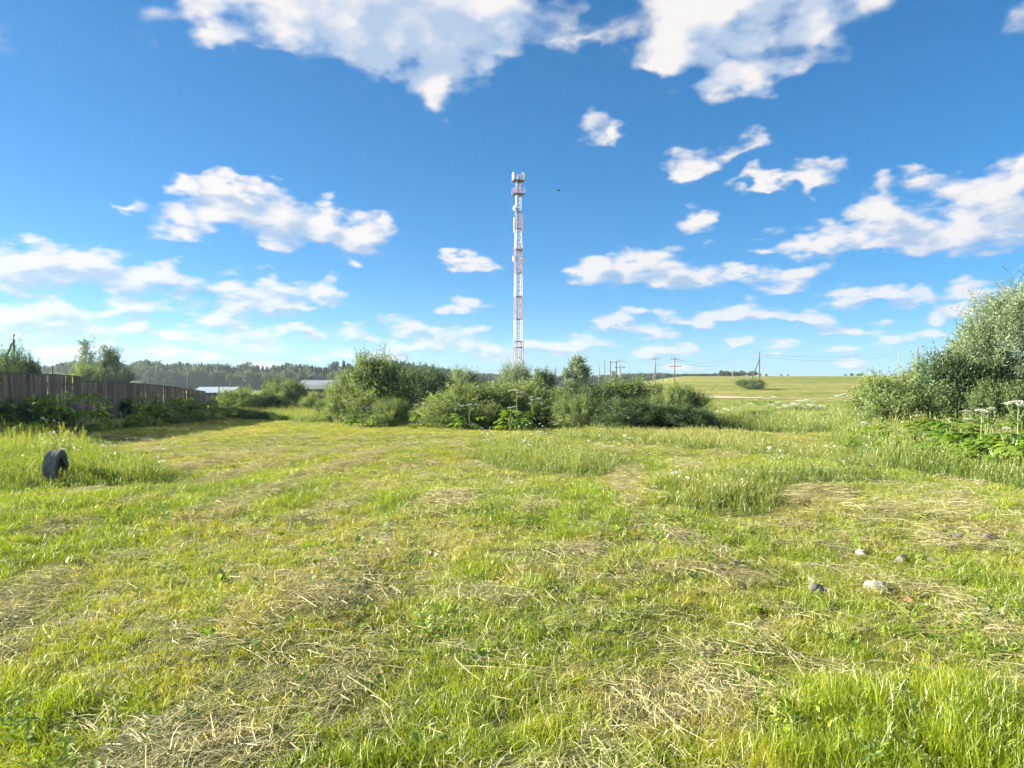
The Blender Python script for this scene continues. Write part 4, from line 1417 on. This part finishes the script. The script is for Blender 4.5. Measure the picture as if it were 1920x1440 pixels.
hog_px('hogweed with the highest umbels below the tower', 970, 33.2, [(968, 730, 7), (958, 731, 6), (980, 734, 5), (972, 735, 5), (979, 742, 4)], 8, .8, 642, GM)
hog_px('hogweed with low umbels below the tower', 960, 32.8, [(957, 763, 6), (965, 761, 5), (970, 765, 4)], 9, .8, 643, GM)
hog_px('hogweed with umbels right of the tower foot', 998, 33.0, [(998, 748, 6), (996, 743, 5), (1010, 745, 5), (1012, 752, 5), (994, 755, 5)], 7, .8, 644, GM)
hog_px('hogweed with a faint umbel at the left of the wide willow mound', 782, 35, [(781, 757, 5), (795, 755, 6)], 5, .7, 645, GM)
hog_px('bright leafy hogweed with two umbels at the foot of the tall pale willow', 688, 38, [(688, 764, 4), (700, 763, 3)], 8, .7, 646, GM)
hogweed('bright hogweed leaves low in front of the tower bushes', at(958, 28.8), 28.8, .6, [], 12, .75, 647, GM, 'hogweed_clump', 2)
hogweed('yellow-green hogweed leaves at the foot of the tall pale willow', at(680, 34), 34, .6, [], 12, .75, 648, GM, 'hogweed_clump', 2)
GF = 'hogweed in the right-hand rough'
k_ = 0
for (px, row, w, d, lab) in ((1312, 762, 10, 38, 'pale hogweed head beside the right end of the thicket'), (1345, 770, 9, 42, 'first hogweed umbel in the rough right of the thicket'), (1362, 766, 10, 43, 'second hogweed umbel in the rough right of the thicket'), (1378, 764, 9, 44, 'third hogweed umbel in the rough right of the thicket'),
                         (1408, 756, 8, 52, 'small hogweed umbel below the strutted pole'), (1443, 757, 7, 52, 'hogweed umbel left of the big umbel bank'), (1460, 753, 9, 50, 'left hogweed of the big umbel bank'), (1474, 759, 12, 46, 'low front hogweed of the big umbel bank'), (1490, 757, 13, 46, 'broad hogweed in the big umbel bank'),
                         (1500, 750, 12, 49, 'highest hogweed of the big umbel bank'), (1514, 749, 12, 50, 'rear hogweed of the big umbel bank'), (1522, 758, 12, 47, 'right front hogweed of the big umbel bank'), (1540, 760, 10, 47, 'right hogweed of the big umbel bank'),
                         (1570, 741, 9, 58, 'left hogweed of the far umbel group by the right bushes'), (1582, 738, 10, 60, 'highest hogweed of the far umbel group by the right bushes'), (1594, 741, 9, 58, 'right hogweed of the far umbel group by the right bushes'), (1571, 774, 7, 38, 'single hogweed umbel between the umbel bank and the right bushes'), (1426, 744, 8, 70, 'far hogweed umbel in line with the strutted pole'), (1450, 743, 7, 72, 'far hogweed umbel right of the strutted pole')):
    rn = random.Random(660 + k_)
    hog_px(lab, px, d, [(px, row, w * .75), (px - w * 1.1, row + 4, w * .5), (px + w * 1.0, row + 3, w * .5)], 5, .8, 660 + k_, GF); k_ += 1
# weeds in the shade of the fence
GS = 'weeds along the fence'
k_ = 0
for (d, off_, h, L, lab) in ((19.5, 1.0, .8, .8, 'dark weed clump in front of the fence outside the left edge'), (22.5, 1.0, 1.0, .9, 'dark weed clump at the left frame edge below the fence'), (25, 1.0, 1.0, .9, 'dark weeds under the left part of the fence'), (26.5, 1.2, 1.3, 1.0, 'tall leafy weeds hiding the fence left of its step'), (28, .9, 1.2, .9, 'leafy weed clump just left of the step in the fence'),
                          (33, .9, .7, .8, 'low weed clump right of the step in the fence'), (35.5, .9, 1.1, .9, 'dark weed clump under the lower fence'), (37.5, .9, 1.3, .9, 'tall dark weeds in the middle of the lower fence'), (40, .9, 1.2, .9, 'dark weeds below the left white umbel on the fence'), (43, 1.0, 1.3, .9, 'weed clump below the right white umbel on the fence'), (46.5, 1.0, 1.0, .9, 'dark weeds near the broken end of the fence'), (50, 1.3, 1.1, .9, 'weeds at the broken end of the fence')):
    y_ = d; hogweed(lab, fence_x(y_) + off_, y_, h * 1.1, [], 24, L, 690 + k_, GS, 'tall_weed', 4.0)
    k_ += 1
hog_px('hogweed whose white umbels stand above the fence, left of two', 258, 36.6, [(255, 715, 12), (266, 714, 6)], 9, .9, 711, GS)
hog_px('hogweed with a domed umbel above the fence, right of two', 341, 44, [(340, 728, 10)], 9, .9, 712, GS)
for k_, (px, d, tp, w, lab) in enumerate(((440, 50, 765, 36, 'dark low bush on the shaded bank at the fence end'), (485, 47, 770, 34, 'low bush on the shaded bank in the middle'), (525, 45, 778, 24, 'lowest bush at the tip of the shaded bank'), (75, 27.5, 742, 40, 'dark bush pressed against the left part of the fence'), (20, 24, 745, 40, 'dark bush at the left frame edge before the fence'), (220, 35, 750, 26, 'dark bush against the lower fence'), (285, 39, 752, 30, 'dark bush in the middle of the lower fence'), (345, 44, 755, 26, 'dark bush near the far end of the fence'))):
    shrub(lab, px, d, tp, w, 'alder', k_, group='bushes in the shade of the fence', depth=(1.0 if k_ > 2 else None))

# ------------------------------------------------------------------ fence
def build_fence():
    rn = random.Random(15)
    t = thing('plank_fence', 'long weathered grey plank fence with a step in its height', 'fence', (fence_x(19), 19, gz(fence_x(19), 19)))
    o0 = Vector(t.location)
    slope = math.atan2(1, FSL)              # direction of the fence line
    me_p = []
    for k in range(4):
        b = MB(); w = .124
        top = [(-w / 2, 1.0), (w / 2, 1.0)]
        b.box((0, 0, .5), (w, .022, 1.0))
        me_p.append(b.mesh('fence_plank', MAT['plank']))
    y = 19.0; i = 0
    def topz(y):
        return float(np.interp(y, [18, 25, 27, 30.6], [1.80, 1.80, 1.79, 1.70])) if y < 30.7 else float(np.interp(y, [30.7, 36, 42, 48, 52], [1.50, 1.42, 1.18, .82, .66]))
    ang = slope
    segs = []
    while y < 51.5:
        x = fence_x(y); z = gz(x, y)
        tz = topz(y) + rn.uniform(-.015, .015)
        if y > 48.6:
            tz -= .42 if y < 50.6 else 0.5
        missing = (i % 41 == 17) or (49.0 < y < 49.5)
        if not missing:
            h = tz - z + .02
            lean = .10 * math.sin((y - 29) * .5) * (1 if y < 33 else .35) + rn.gauss(0, .012)
            o = link('plank', me_p[i % 4], t, Vector((x, y, z - .02)) - o0 + Vector((rn.uniform(-.008, .008), 0, 0)), (rn.gauss(.02, .01), lean, ang), (rn.uniform(.93, 1.05), 1, h))
        y += .131; i += 1
    # rails and cap boards, posts
    for (ya, yb) in ((18.9, 22.8), (22.8, 26.7), (26.7, 30.65), (30.75, 35), (35, 39.2), (39.2, 43.4), (43.4, 48.5)):
        for hh, nm, sz in ((-.32, 'rail', (.05, .09)), (-1.25, 'rail', (.05, .09)), (.022, 'cap_board', (.16, .035))):
            a = Vector((fence_x(ya), ya, topz(ya) + hh)); b_ = Vector((fence_x(yb), yb, topz(yb) + hh))
            mid = (a + b_) / 2; dv = b_ - a
            q = dv.to_track_quat('Y', 'Z')
            back = Vector((-.065, 0, 0)) if nm == 'rail' else Vector((0, 0, .012))
            m = MB().box((0, 0, 0), (sz[0], dv.length - .01, sz[1]), q.to_matrix()).mesh('fence_' + nm, MAT['rail'])
            link(nm, m, t, mid + back - o0)
    for ya in (18.9, 22.8, 26.7, 30.7, 35, 39.2, 43.4, 48.5, 51.4):
        x = fence_x(ya); z = gz(x, ya); tz = topz(ya - .05) + .03
        m = MB().box((0, 0, (tz - z) / 2 - .1), (.11, .11, tz - z + .2)).mesh('fence_post', MAT['rail'])
        link('post', m, t, Vector((x - .16, ya, z)) - o0)
    # thin steel stakes behind it
    for (px, d, top, lab) in ((98, 36, 686, 'thin steel stake behind the fence left of its step'), (190, 42, 703, 'thin steel stake behind the lower fence below the leafy tree'), (280, 46, 703, 'thin steel stake behind the fence right of the left umbel'), (353, 52, 705, 'thin steel stake behind the fence right of the domed umbel'), (410, 56, 723, 'short stake at the broken end of the fence')):
        x = at(px, d); z = gz(x, d); h = zrow(top, d) - z
        tag(link('steel_stake', MB().tube([(0, 0, -.2), (.01, 0, h * .5), (.0, 0, h)], .035, 6).mesh('steel_stake', MAT['steel']), None, (x, d, z)), lab, 'stake', 'stakes behind the fence')
    return t


build_fence()


# ------------------------------------------------------------------ half-sunk tyre in the long grass
def build_tyre():
    d = 11.7; x = at(104, d); R0, Wd = .295, .17
    z = gz(x, d)
    t = thing('old_tyre', 'old grey car tyre standing upright in the long grass', 'tyre', (x, d, z - .08), R(13))
    c = (0, 0, R0)
    prof = [(R0 * .97, -Wd * .5), (R0, -Wd * .42), (R0 * 1.005, 0), (R0, Wd * .42), (R0 * .97, Wd * .5)]
    tr = MB().lathe(prof, 56, 'x', c)
    for k in range(3):                       # circumferential ribs
        h0 = (-.27, 0, .27)[k] * Wd
        tr.lathe([(R0 * 1.0, h0 - .018), (R0 * 1.022, h0 - .015), (R0 * 1.022, h0 + .015), (R0 * 1.0, h0 + .018)], 56, 'x', c)
    for k in range(44):
        a = 6.283 * k / 44
        for s in (-1, 1):
            m = Matrix.Rotation(a, 3, 'X')
            p = m @ Vector((s * Wd * .43, 0, R0 * 1.0))
            tr.box((p.x + c[0], p.y + c[1], p.z + c[2]), (.03, .03, .022), m)
    link('tread', tr.mesh('tyre_tread', MAT['rubber']), t)
    for s in (-1, 1):
        sw = MB().lathe([(R0 * .97, s * Wd * .5), (R0 * .88, s * Wd * .56), (R0 * .76, s * Wd * .55), (R0 * .66, s * Wd * .5), (R0 * .61, s * Wd * .42), (R0 * .6, s * Wd * .34), (R0 * .63, s * Wd * .33), (R0 * .9, s * Wd * .40)], 48, 'x', c)
        sw.lathe([(R0 * .80, s * Wd * .553), (R0 * .79, s * Wd * .575), (R0 * .77, s * Wd * .575), (R0 * .76, s * Wd * .553)], 48, 'x', c)
        link('sidewall', sw.mesh('tyre_sidewall', MAT['rubber_dark'], True), t)
    return t


build_tyre()

# ------------------------------------------------------------------ cell tower
TD = 150.0
TX = at(972, TD)
TZ = gz(TX, TD)


def trow(py):
    return zrow(py, TD) - TZ


TOWER_RED = [(0, trow(640)), (trow(599), trow(557)), (trow(513), trow(465)), (trow(432), trow(397)), (trow(367), trow(325))]


def build_tower():
    paint = tower_paint()
    t = thing('cell_tower', 'tall red and white lattice cell tower above the bushes', 'tower', (TX, TD, TZ), R(14.5))
    top = trow(340)
    def half(z):                              # half diagonal
        return float(np.interp(z, [0, trow(641), trow(637), trow(463), trow(398), top], [1.22, 1.12, 1.02, .86, .70, .60]))
    cs = [(math.cos(R(45 + 90 * k)), math.sin(R(45 + 90 * k))) for k in range(4)]
    zs = np.linspace(0, top, 40)
    for (cx, cy) in cs:
        pts = [(cx * half(z), cy * half(z), z) for z in zs]
        link('leg', MB().tube(pts, np.interp(zs, [0, top], [.105, .06]), 6).mesh('tower_leg', paint), t)
    # lattice, one part per face
    for k in range(4):
        b = MB(); z = .3; s = 0
        a_, c_ = cs[k], cs[(k + 1) % 4]
        while z < top - .5:
            st = float(np.interp(z, [0, trow(640), trow(463), top], [1.7, 1.0, .8, .75]))
            z2 = min(z + st, top)
            p, q = (a_, c_) if s % 2 == 0 else (c_, a_)
            b.bar((p[0] * half(z), p[1] * half(z), z), (q[0] * half(z2), q[1] * half(z2), z2), .032, 4)
            z = z2; s += 1
        link('bracing', b.mesh('tower_bracing', paint), t)
    for py in (640, 652, 599, 557, 513, 430, 398):
        z = trow(py); b = MB(); h = half(z)
        for k in range(4):
            a_, c_ = cs[k], cs[(k + 1) % 4]
            b.bar((a_[0] * h, a_[1] * h, z), (c_[0] * h, c_[1] * h, z), .075, 4)
        link('ring_beam', b.mesh('tower_ring', MAT['steel']), t)
    # ladder
    b = MB()
    for s in (-.18, .18):
        b.bar((s, .25, .2), (s, .2, top), .02, 4)
    z = .5
    while z < top:
        b.bar((-.18, .24, z), (.18, .24, z), .014, 4); z += .45
    link('ladder', b.mesh('tower_ladder', MAT['galv']), t)
    b = MB()
    for s in (-.3, .32):
        b.tube([(s, -.1, .2), (s, -.1, top * .95)], .05, 5)
    link('cable_run', b.mesh('tower_cables', MAT['wire']), t)

    def platform(z, hw, rail_h, mat_floor):
        link('platform', MB().box((0, 0, z), (2 * hw, 2 * hw, .08)).mesh('tower_platform', mat_floor), t)
        b = MB()
        for lv in (rail_h, rail_h * .5):
            for (x0, y0, x1, y1) in ((-hw, -hw, hw, -hw), (hw, -hw, hw, hw), (hw, hw, -hw, hw), (-hw, hw, -hw, -hw)):
                b.bar((x0, y0, z + lv), (x1, y1, z + lv), .035, 4)
        for x0 in (-hw, 0, hw):
            for y0 in (-hw, 0, hw):
                if x0 or y0:
                    b.bar((x0, y0, z), (x0, y0, z + rail_h), .03, 4)
        link('railing', b.mesh('tower_railing', paint), t)
    platform(trow(340), 1.12, 1.0, MAT['steel'])
    platform(trow(365), 1.12, 1.1, MAT['steel'])
    platform(trow(469), .72, .75, MAT['steel'])

    def panel(x, y, z, h, rz=0, w=.26):
        p = link('antenna', MB().box((0, 0, h / 2), (w, .14, h)).box((0, .10, h * .25), (.08, .1, .06)).box((0, .10, h * .75), (.08, .1, .06)).mesh('antenna_panel', MAT['panel']), t, (x, y, z), (0, 0, rz))
        link('mount_pipe', MB().tube([(0, .17, -.15), (0, .17, h + .15)], .035, 5).mesh('antenna_pipe', MAT['galv']), p)
    za = trow(339)
    for (x, y, h, rz) in ((-1.25, -.6, 1.35, R(-70)), (-1.2, .7, 1.35, R(-110)), (1.2, .6, 1.3, R(100)), (1.22, -.55, 1.3, R(70)), (.6, -1.22, 1.35, 0), (.2, 1.2, 1.35, R(180)), (.95, -1.1, 1.2, R(20))):
        panel(x, y, za, h, rz)
    link('lightning_rod', MB().tube([(.35, -.3, 0), (.35, -.3, 1.7)], [.04, .015], 5).mesh('lightning_rod', MAT['galv']), t, (0, 0, top))
    def dish(x, y, z, r, rz):
        m = MB().lathe([(.01, 0), (r * .7, .02), (r, .1), (r, .32), (r * .6, .36), (.01, .38)], 20, 'x').mesh('dish', MAT['panel'], True)
        link('dish', m, t, (x, y, z), (0, 0, rz))
    dish(-.75, -.35, trow(392), .48, R(180))
    dish(.85, -.2, trow(405), .2, R(0))
    dish(.9, -.3, trow(486), .32, R(-60))
    panel(-.95, -.2, trow(427), 1.9, R(-80), .2)
    panel(-.95, -.2, trow(437), 1.0, R(-80), .22)
    panel(-1.15, -.35, trow(491), 1.05, R(-80), .26)
    panel(1.05, 0, trow(434), 2.6, R(90), .15)
    panel(1.1, .1, trow(489), .7, R(90), .2)
    b = MB()
    for z in (trow(487), trow(425)):
        b.bar((-1.15, -.35, z), (-.5, -.3, z), .03); b.bar((1.05, 0, z), (.5, .1, z), .03)
    link('antenna_arm', b.mesh('antenna_arm', MAT['galv']), t)


build_tower()

# ------------------------------------------------------------------ power poles and wires
POLE = {}


def pole(key, label, px, d, top, strut=None, arms=1, r=.16, mat='pole_wood', group='power poles'):
    """strut: pixel offset of the foot of a leaning prop, None = none"""
    x = at(px, d); z = gz(x, d); h = zrow(top, d) - z
    t = thing('power_pole', label, 'pole', (x, d, z), 0, group)
    b = MB().tube([(0, 0, -.3), (0, 0, h * .5), (0, 0, h)], [r, r * .85, r * .68], 8)
    link('shaft', b.mesh('pole_shaft', MAT[mat]), t)
    if strut is not None:
        sx = at(px + strut, d) - x
        link('strut', MB().tube([(sx, -.1, gz(x + sx, d) - z - .2), (.0, -.18, h * (.95 if strut < -40 else .84))], [r * .9, r * .6], 7).mesh('pole_strut', MAT[mat]), t)
    for k in range(arms):
        za = h - .35 - k * 2.0
        w = 1.1 if k == 0 else 1.7
        c = link('crossarm', MB().box((0, -.16, za), (2 * w, .1, .12)).mesh('pole_crossarm', MAT['pole_wood']), t)
        for s in (-1, -.45, .45, 1):
            link('insulator', MB().lathe([(.01, .02), (.03, .02), (.03, .1), (.075, .14), (.06, .24), (.08, .3), (.03, .42), (.01, .43)], 8, 'z', (s * w * .92, -.16, za + .05)).mesh('insulator', MAT['insul']), c)
    link('top_pin', MB().lathe([(.01, 0), (.035, 0), (.035, .25), (.09, .3), (.07, .45), (.02, .6), (.01, .6)], 8, 'z', (0, 0, h - .05)).mesh('pole_pin', MAT['insul']), t)
    POLE[key] = Vector((x, d, z + h))
    return t


pole('L', 'thick wooden pole with a leaning prop at the upper left', 26, 60, 636, -58, 0, .12, 'pole_wood')
pole('a', 'propped pole left of the lone round tree', 1041, 215, 690, -5, 0, .17, 'pole_wood')
pole('b', 'short pale propped pole right of the lone round tree', 1124, 230, 690, -5, 0, .2, 'concrete')
pole('c', 'slim pole left of the transformer frame', 1134, 262, 676, None, 0, .15, 'pole_wood')
pole('e', 'propped pole right of the transformer frame', 1162, 235, 675, 6, 2, .17, 'concrete')
pole('f', 'pale propped pole with crossarm, second left of the field pole', 1229, 220, 671, -8, 1, .17, 'concrete')
pole('g', 'wooden pole with two crossarms at the right end of the thicket', 1265, 205, 671, None, 2, .17, 'pole_wood')
pole('h', 'slim bare pole in the far field', 1374, 330, 668, None, 0, .15, 'concrete')
pole('i', 'dark pole with a long slanting prop in the field', 1424, 185, 661, -22, 0, .17, 'pole_wood')
pole('j', 'slim pale pole left of the silver willow', 1685, 250, 659, None, 0, .16, 'concrete')
pole('k', 'dark propped pole just left of the silver willow', 1721, 180, 650, 12, 0, .17, 'pole_wood')
pole('m', 'pole hidden mostly by the silver willow', 1905, 150, 640, None, 1, .17, 'pole_wood')
pole('n', 'pole beyond the left frame edge', -180, 64, 640, None, 0, .13, 'pole_wood')


def transformer():
    d = 240.0; x = at(1150, d); z = gz(x, d)
    t = thing('transformer_frame', 'two-pole transformer frame on the skyline', 'transformer', (x, d, z), 0)
    for s in (-1, 1):
        h = zrow(677 if s > 0 else 677, d) - z
        link('post', MB().tube([(s * .95, 0, -.3), (s * .95, 0, h)], [.17, .13], 7).mesh('transformer_post', MAT['pole_wood']), t)
    for hh in (.35, 3.4):
        link('crossbeam', MB().box((0, 0, h - hh), (2.6, .14, .16)).mesh('transformer_beam', MAT['pole_wood']), t)
    link('tank', MB().box((0, 0, h - 4.3), (1.0, .8, 1.2)).box((0, 0, h - 3.62), (.7, .5, .15)).box((.62, 0, h - 4.3), (.2, .6, .9)).box((-.62, 0, h - 4.3), (.2, .6, .9)).mesh('transformer_tank', MAT['galv']), t)
    for s in (-.3, 0, .3):
        link('bushing', MB().lathe([(.01, 0), (.07, 0), (.04, .1), (.08, .14), (.04, .22), (.03, .4), (.01, .4)], 8, 'z', (s, 0, h - 3.545)).mesh('bushing', MAT['insul']), t)
    POLE['d'] = Vector((x, d, z + h))


transformer()
WIRES = [('a', 'c', 'wire left of the transformer frame'), ('c', 'e', 'wire over the transformer frame'), ('e', 'f', 'wires between the two pale propped poles'), ('f', 'g', 'wires to the two-crossarm pole'), ('g', 'h', 'wires from the two-crossarm pole into the far field'),
         ('h', 'i', 'wire from the far slim pole to the slanting-prop pole'), ('i', 'j', 'long sagging wire across the open field'), ('j', 'k', 'wire from the slim pole to the propped pole by the willow'), ('k', 'm', 'wire running behind the silver willow'), ('L', 'n', 'wires leaving the left frame edge')]
for (p, q, lab) in WIRES:
    a, b_ = POLE[p], POLE[q]
    t = thing('power_line', lab, 'wire', tuple(a), 0, 'power lines')
    for k in range(2):
        pts = []
        off_ = Vector((0, -.15, -.35 - .55 * k))
        for s in range(13):
            u = s / 12
            pts.append((b_ - a) * u + off_ - Vector((0, 0, 4 * u * (1 - u) * (b_ - a).length * .012 * (1 + .5 * k))))
        dd = (a.y + b_.y) / 2
        link('wire', MB().tube([tuple(v) for v in pts], 0.0001 * dd, 4).mesh('wire', MAT['wire']), t)
# wire running on to the left behind the bushes
a = POLE['a']
t = thing('power_line', 'wire running left behind the tower bushes', 'wire', tuple(a), 0, 'power lines')
link('wire', MB().tube([(0, 0, -.3), (-25, 3, -.9), (-50, 6, -.6)], .028, 4).mesh('wire', MAT['wire']), t)

# ------------------------------------------------------------------ barn and shed
def build_barn():
    d = 150.0; x0 = at(566, d); z = gz(x0 + 8, d)
    t = thing('barn', 'low barn with a grey sheet roof and white eave behind the bushes', 'barn', (x0 + 9, d, z), R(-4))
    rz, ez = zrow(713.5, d + 4) - z, zrow(723, d) - z
    hw, hd = 9.0, 4.2
    b = MB(); b.box((0, 0, ez / 2), (2 * hw - .8, 2 * hd - 1.0, ez))
    link('wall', b.mesh('barn_wall', MAT['barnwall']), t)
    for s in (-1, 1):
        L = math.hypot(hd, rz - ez); q = Matrix.Rotation(-s * math.atan2(rz - ez, hd), 3, 'X')
        for k in range(9):
            w = 2 * hw / 9
            m = MB().box((0, 0, 0), (w - .03, L, .06), q).mesh('roof_sheet', MAT['roof'])
            link('roof_sheet', m, t, (-hw + w * (k + .5), s * hd / 2, (rz + ez) / 2 + .05))
    link('fascia', MB().box((0, -hd - .05, ez - .28), (2 * hw, .06, .75)).mesh('barn_fascia', MAT['fascia']), t)
    for k in range(5):
        link('door', MB().box((-7 + 3.4 * k, -hd + .46, ez * .36), (1.5, .08, ez * .68)).mesh('barn_door', MAT['steel']), t)
    d = 95.0; x0 = at(402, d); z = gz(x0, d)
    t = thing('shed', 'low shed with a pale blue sheet roof behind the fence end', 'shed', (x0, d, z), R(6))
    tz = zrow(727, d) - z; ez = zrow(737, d) - z
    link('wall', MB().box((0, .5, ez / 2), (4.4, 3.0, ez)).mesh('shed_wall', MAT['barnwall']), t)
    L = math.hypot(3.6, tz - ez); q = Matrix.Rotation(math.atan2(tz - ez, 3.6), 3, 'X')
    for k in range(5):
        link('roof_sheet', MB().box((0, 0, 0), (.97, L, .05), q).mesh('shed_roof_sheet', MAT['shedroof']), t, (-2 + k, .5, (tz + ez) / 2 + .06))


build_barn()


# ------------------------------------------------------------------ stones and clods on the right of the turf
def stone_mesh(seed, rough=.35):
    g = np.random.default_rng(seed)
    import bmesh
    bm = bmesh.new(); bmesh.ops.create_icosphere(bm, subdivisions=3, radius=1)
    co = np.array([v.co[:] for v in bm.verts])
    n = vnoise3(co * 1.3 + seed) + .5 * vnoise3(co * 3.1 + seed) + .25 * vnoise3(co * 7 + seed)
    k = 1 - rough + rough * n * 1.1
    pl = rand_dirs(7, g)
    for p in pl:                              # a few broken faces
        q = co @ p; k = np.where(q * k > .62, np.minimum(k, .62 / np.maximum(q, .3)), k)
    for v, s in zip(bm.verts, k):
        v.co *= float(s)
    me = bpy.data.meshes.new('stone'); bm.to_mesh(me); bm.free()
    me.polygons.foreach_set('use_smooth', np.ones(len(me.polygons), bool))
    return me


STM = [stone_mesh(900 + i, .62) for i in range(4)]
for k_, (px, py, w, hh, mt, nm, lab) in enumerate((
        (1645, 1112, .12, .075, 'pale_stone', 'stone', 'flat pale stone, the largest and brightest on the turf'), (1708, 1134, .06, .03, 'brick', 'brick_shard', 'orange-brown brick shard right of the pale stone'), (1738, 1148, .05, .035, 'pale_stone', 'stone', 'small pale stone right of the brick shard'),
        (1532, 1118, .085, .06, 'stone', 'clod', 'dark ragged clod left of the pale stone'), (1524, 1098, .05, .035, 'pale_stone', 'stone', 'small pale stone on the ragged clod'), (1386, 1068, .075, .05, 'stone', 'clod', 'grey clod at the left end of the stone scatter'), (1528, 1063, .07, .03, 'stone', 'stone', 'flat grey stone above the ragged clod'),
        (1615, 1045, .045, .05, 'pale_stone', 'stone', 'small upright pale stone at the back of the scatter'), (1692, 1056, .09, .055, 'stone', 'clod', 'dark hollow clod at the back of the scatter'), (1748, 1054, .05, .025, 'stone', 'stone', 'low stone right of the hollow clod'), (1678, 1098, .06, .04, 'stone', 'stone', 'grey stone just above the brick shard'), (1780, 1138, .06, .04, 'stone', 'stone', 'grey stone right of the small pale stone'),
        (1796, 1013, .07, .04, 'stone', 'clod', 'dark clod in the upper right hay'), (1852, 1012, .08, .04, 'stone', 'clod', 'grey clod at the upper right, nearest the frame edge'), (1860, 1160, .07, .03, 'stone', 'stone', 'flat stone half hidden near the right edge'), (1322, 1233, .03, .02, 'pale_stone', 'stone', 'tiny pale pebble in the grass nearest the camera'), (1509, 892, .09, .07, 'pale_stone', 'stone', 'pale stone on the mown path by the verge'))):
    x, y = on_ground(px, py)
    me = STM[k_ % 4].copy(); me.materials.append(MAT[mt])
    tag(link(nm, me, None, (x, y, gz(x, y) + hh * .3 + .01), (0, 0, k_ * 1.3), (w * .95, w * .8, hh)), lab, 'stone', 'stones and clods on the turf')


# ------------------------------------------------------------------ birds
def bird(label, px, py, d, span):
    t = thing('bird', label, 'bird', (at(px, d), d, zrow(py, d)), R(25), 'birds')
    link('body', MB().tube([(-.16, 0, 0), (-.1, 0, .01), (0, 0, 0), (.1, 0, .0), (.17, 0, .02)], [.004, .03, .045, .03, .004], 8).mesh('bird_body', MAT['bird'], True), t)
    for s in (-1, 1):
        v = [(.06, 0, .02), (-.06, 0, .02), (.05, s * span * .25, .09), (-.05, s * span * .25, .08), (-.02, s * span * .5, .06), (.06, 0, .03), (-.06, 0, .03), (.05, s * span * .25, .1), (-.05, s * span * .25, .09), (-.02, s * span * .5, .065)]
        f = [(0, 1, 3), (0, 3, 2), (2, 3, 4), (5, 8, 6), (5, 7, 8), (7, 9, 8), (0, 2, 7), (0, 7, 5), (1, 6, 8), (1, 8, 3), (2, 4, 9), (2, 9, 7), (3, 8, 9), (3, 9, 4)]
        link('wing', make_mesh('bird_wing', v, f, [MAT['bird']]), t)
    link('tail', make_mesh('bird_tail', [(-.14, 0, .01), (-.28, -.04, .0), (-.28, .04, .0), (-.14, 0, 0), (-.28, 0, -.01)], [(0, 1, 2), (3, 4, 1), (3, 2, 4)], [MAT['bird']]), t)


bird('small dark bird right of the tower top', 1047, 358, 60, .46)
bird('tiny dark bird lower right of the tower', 1093, 455, 130, .36)


# ------------------------------------------------------------------ air
def build_haze():
    m, t = new_mat('thin_haze')
    pv = nd(t, 'ShaderNodeVolumePrincipled')
    pv.inputs['Color'].default_value = (.72, .87, 1, 1)
    pv.inputs['Density'].default_value = HAZE
    pv.inputs['Anisotropy'].default_value = .3
    o = nd(t, 'ShaderNodeOutputMaterial'); t.links.new(pv.outputs[0], o.inputs['Volume'])
    hz = link('haze', MB().box((0, 450, 20), (1700, 1500, 66)).mesh('haze', m))
    tag(hz, 'thin summer haze over the fields', None, None, 'stuff')


HAZE = 0.00019
build_haze()
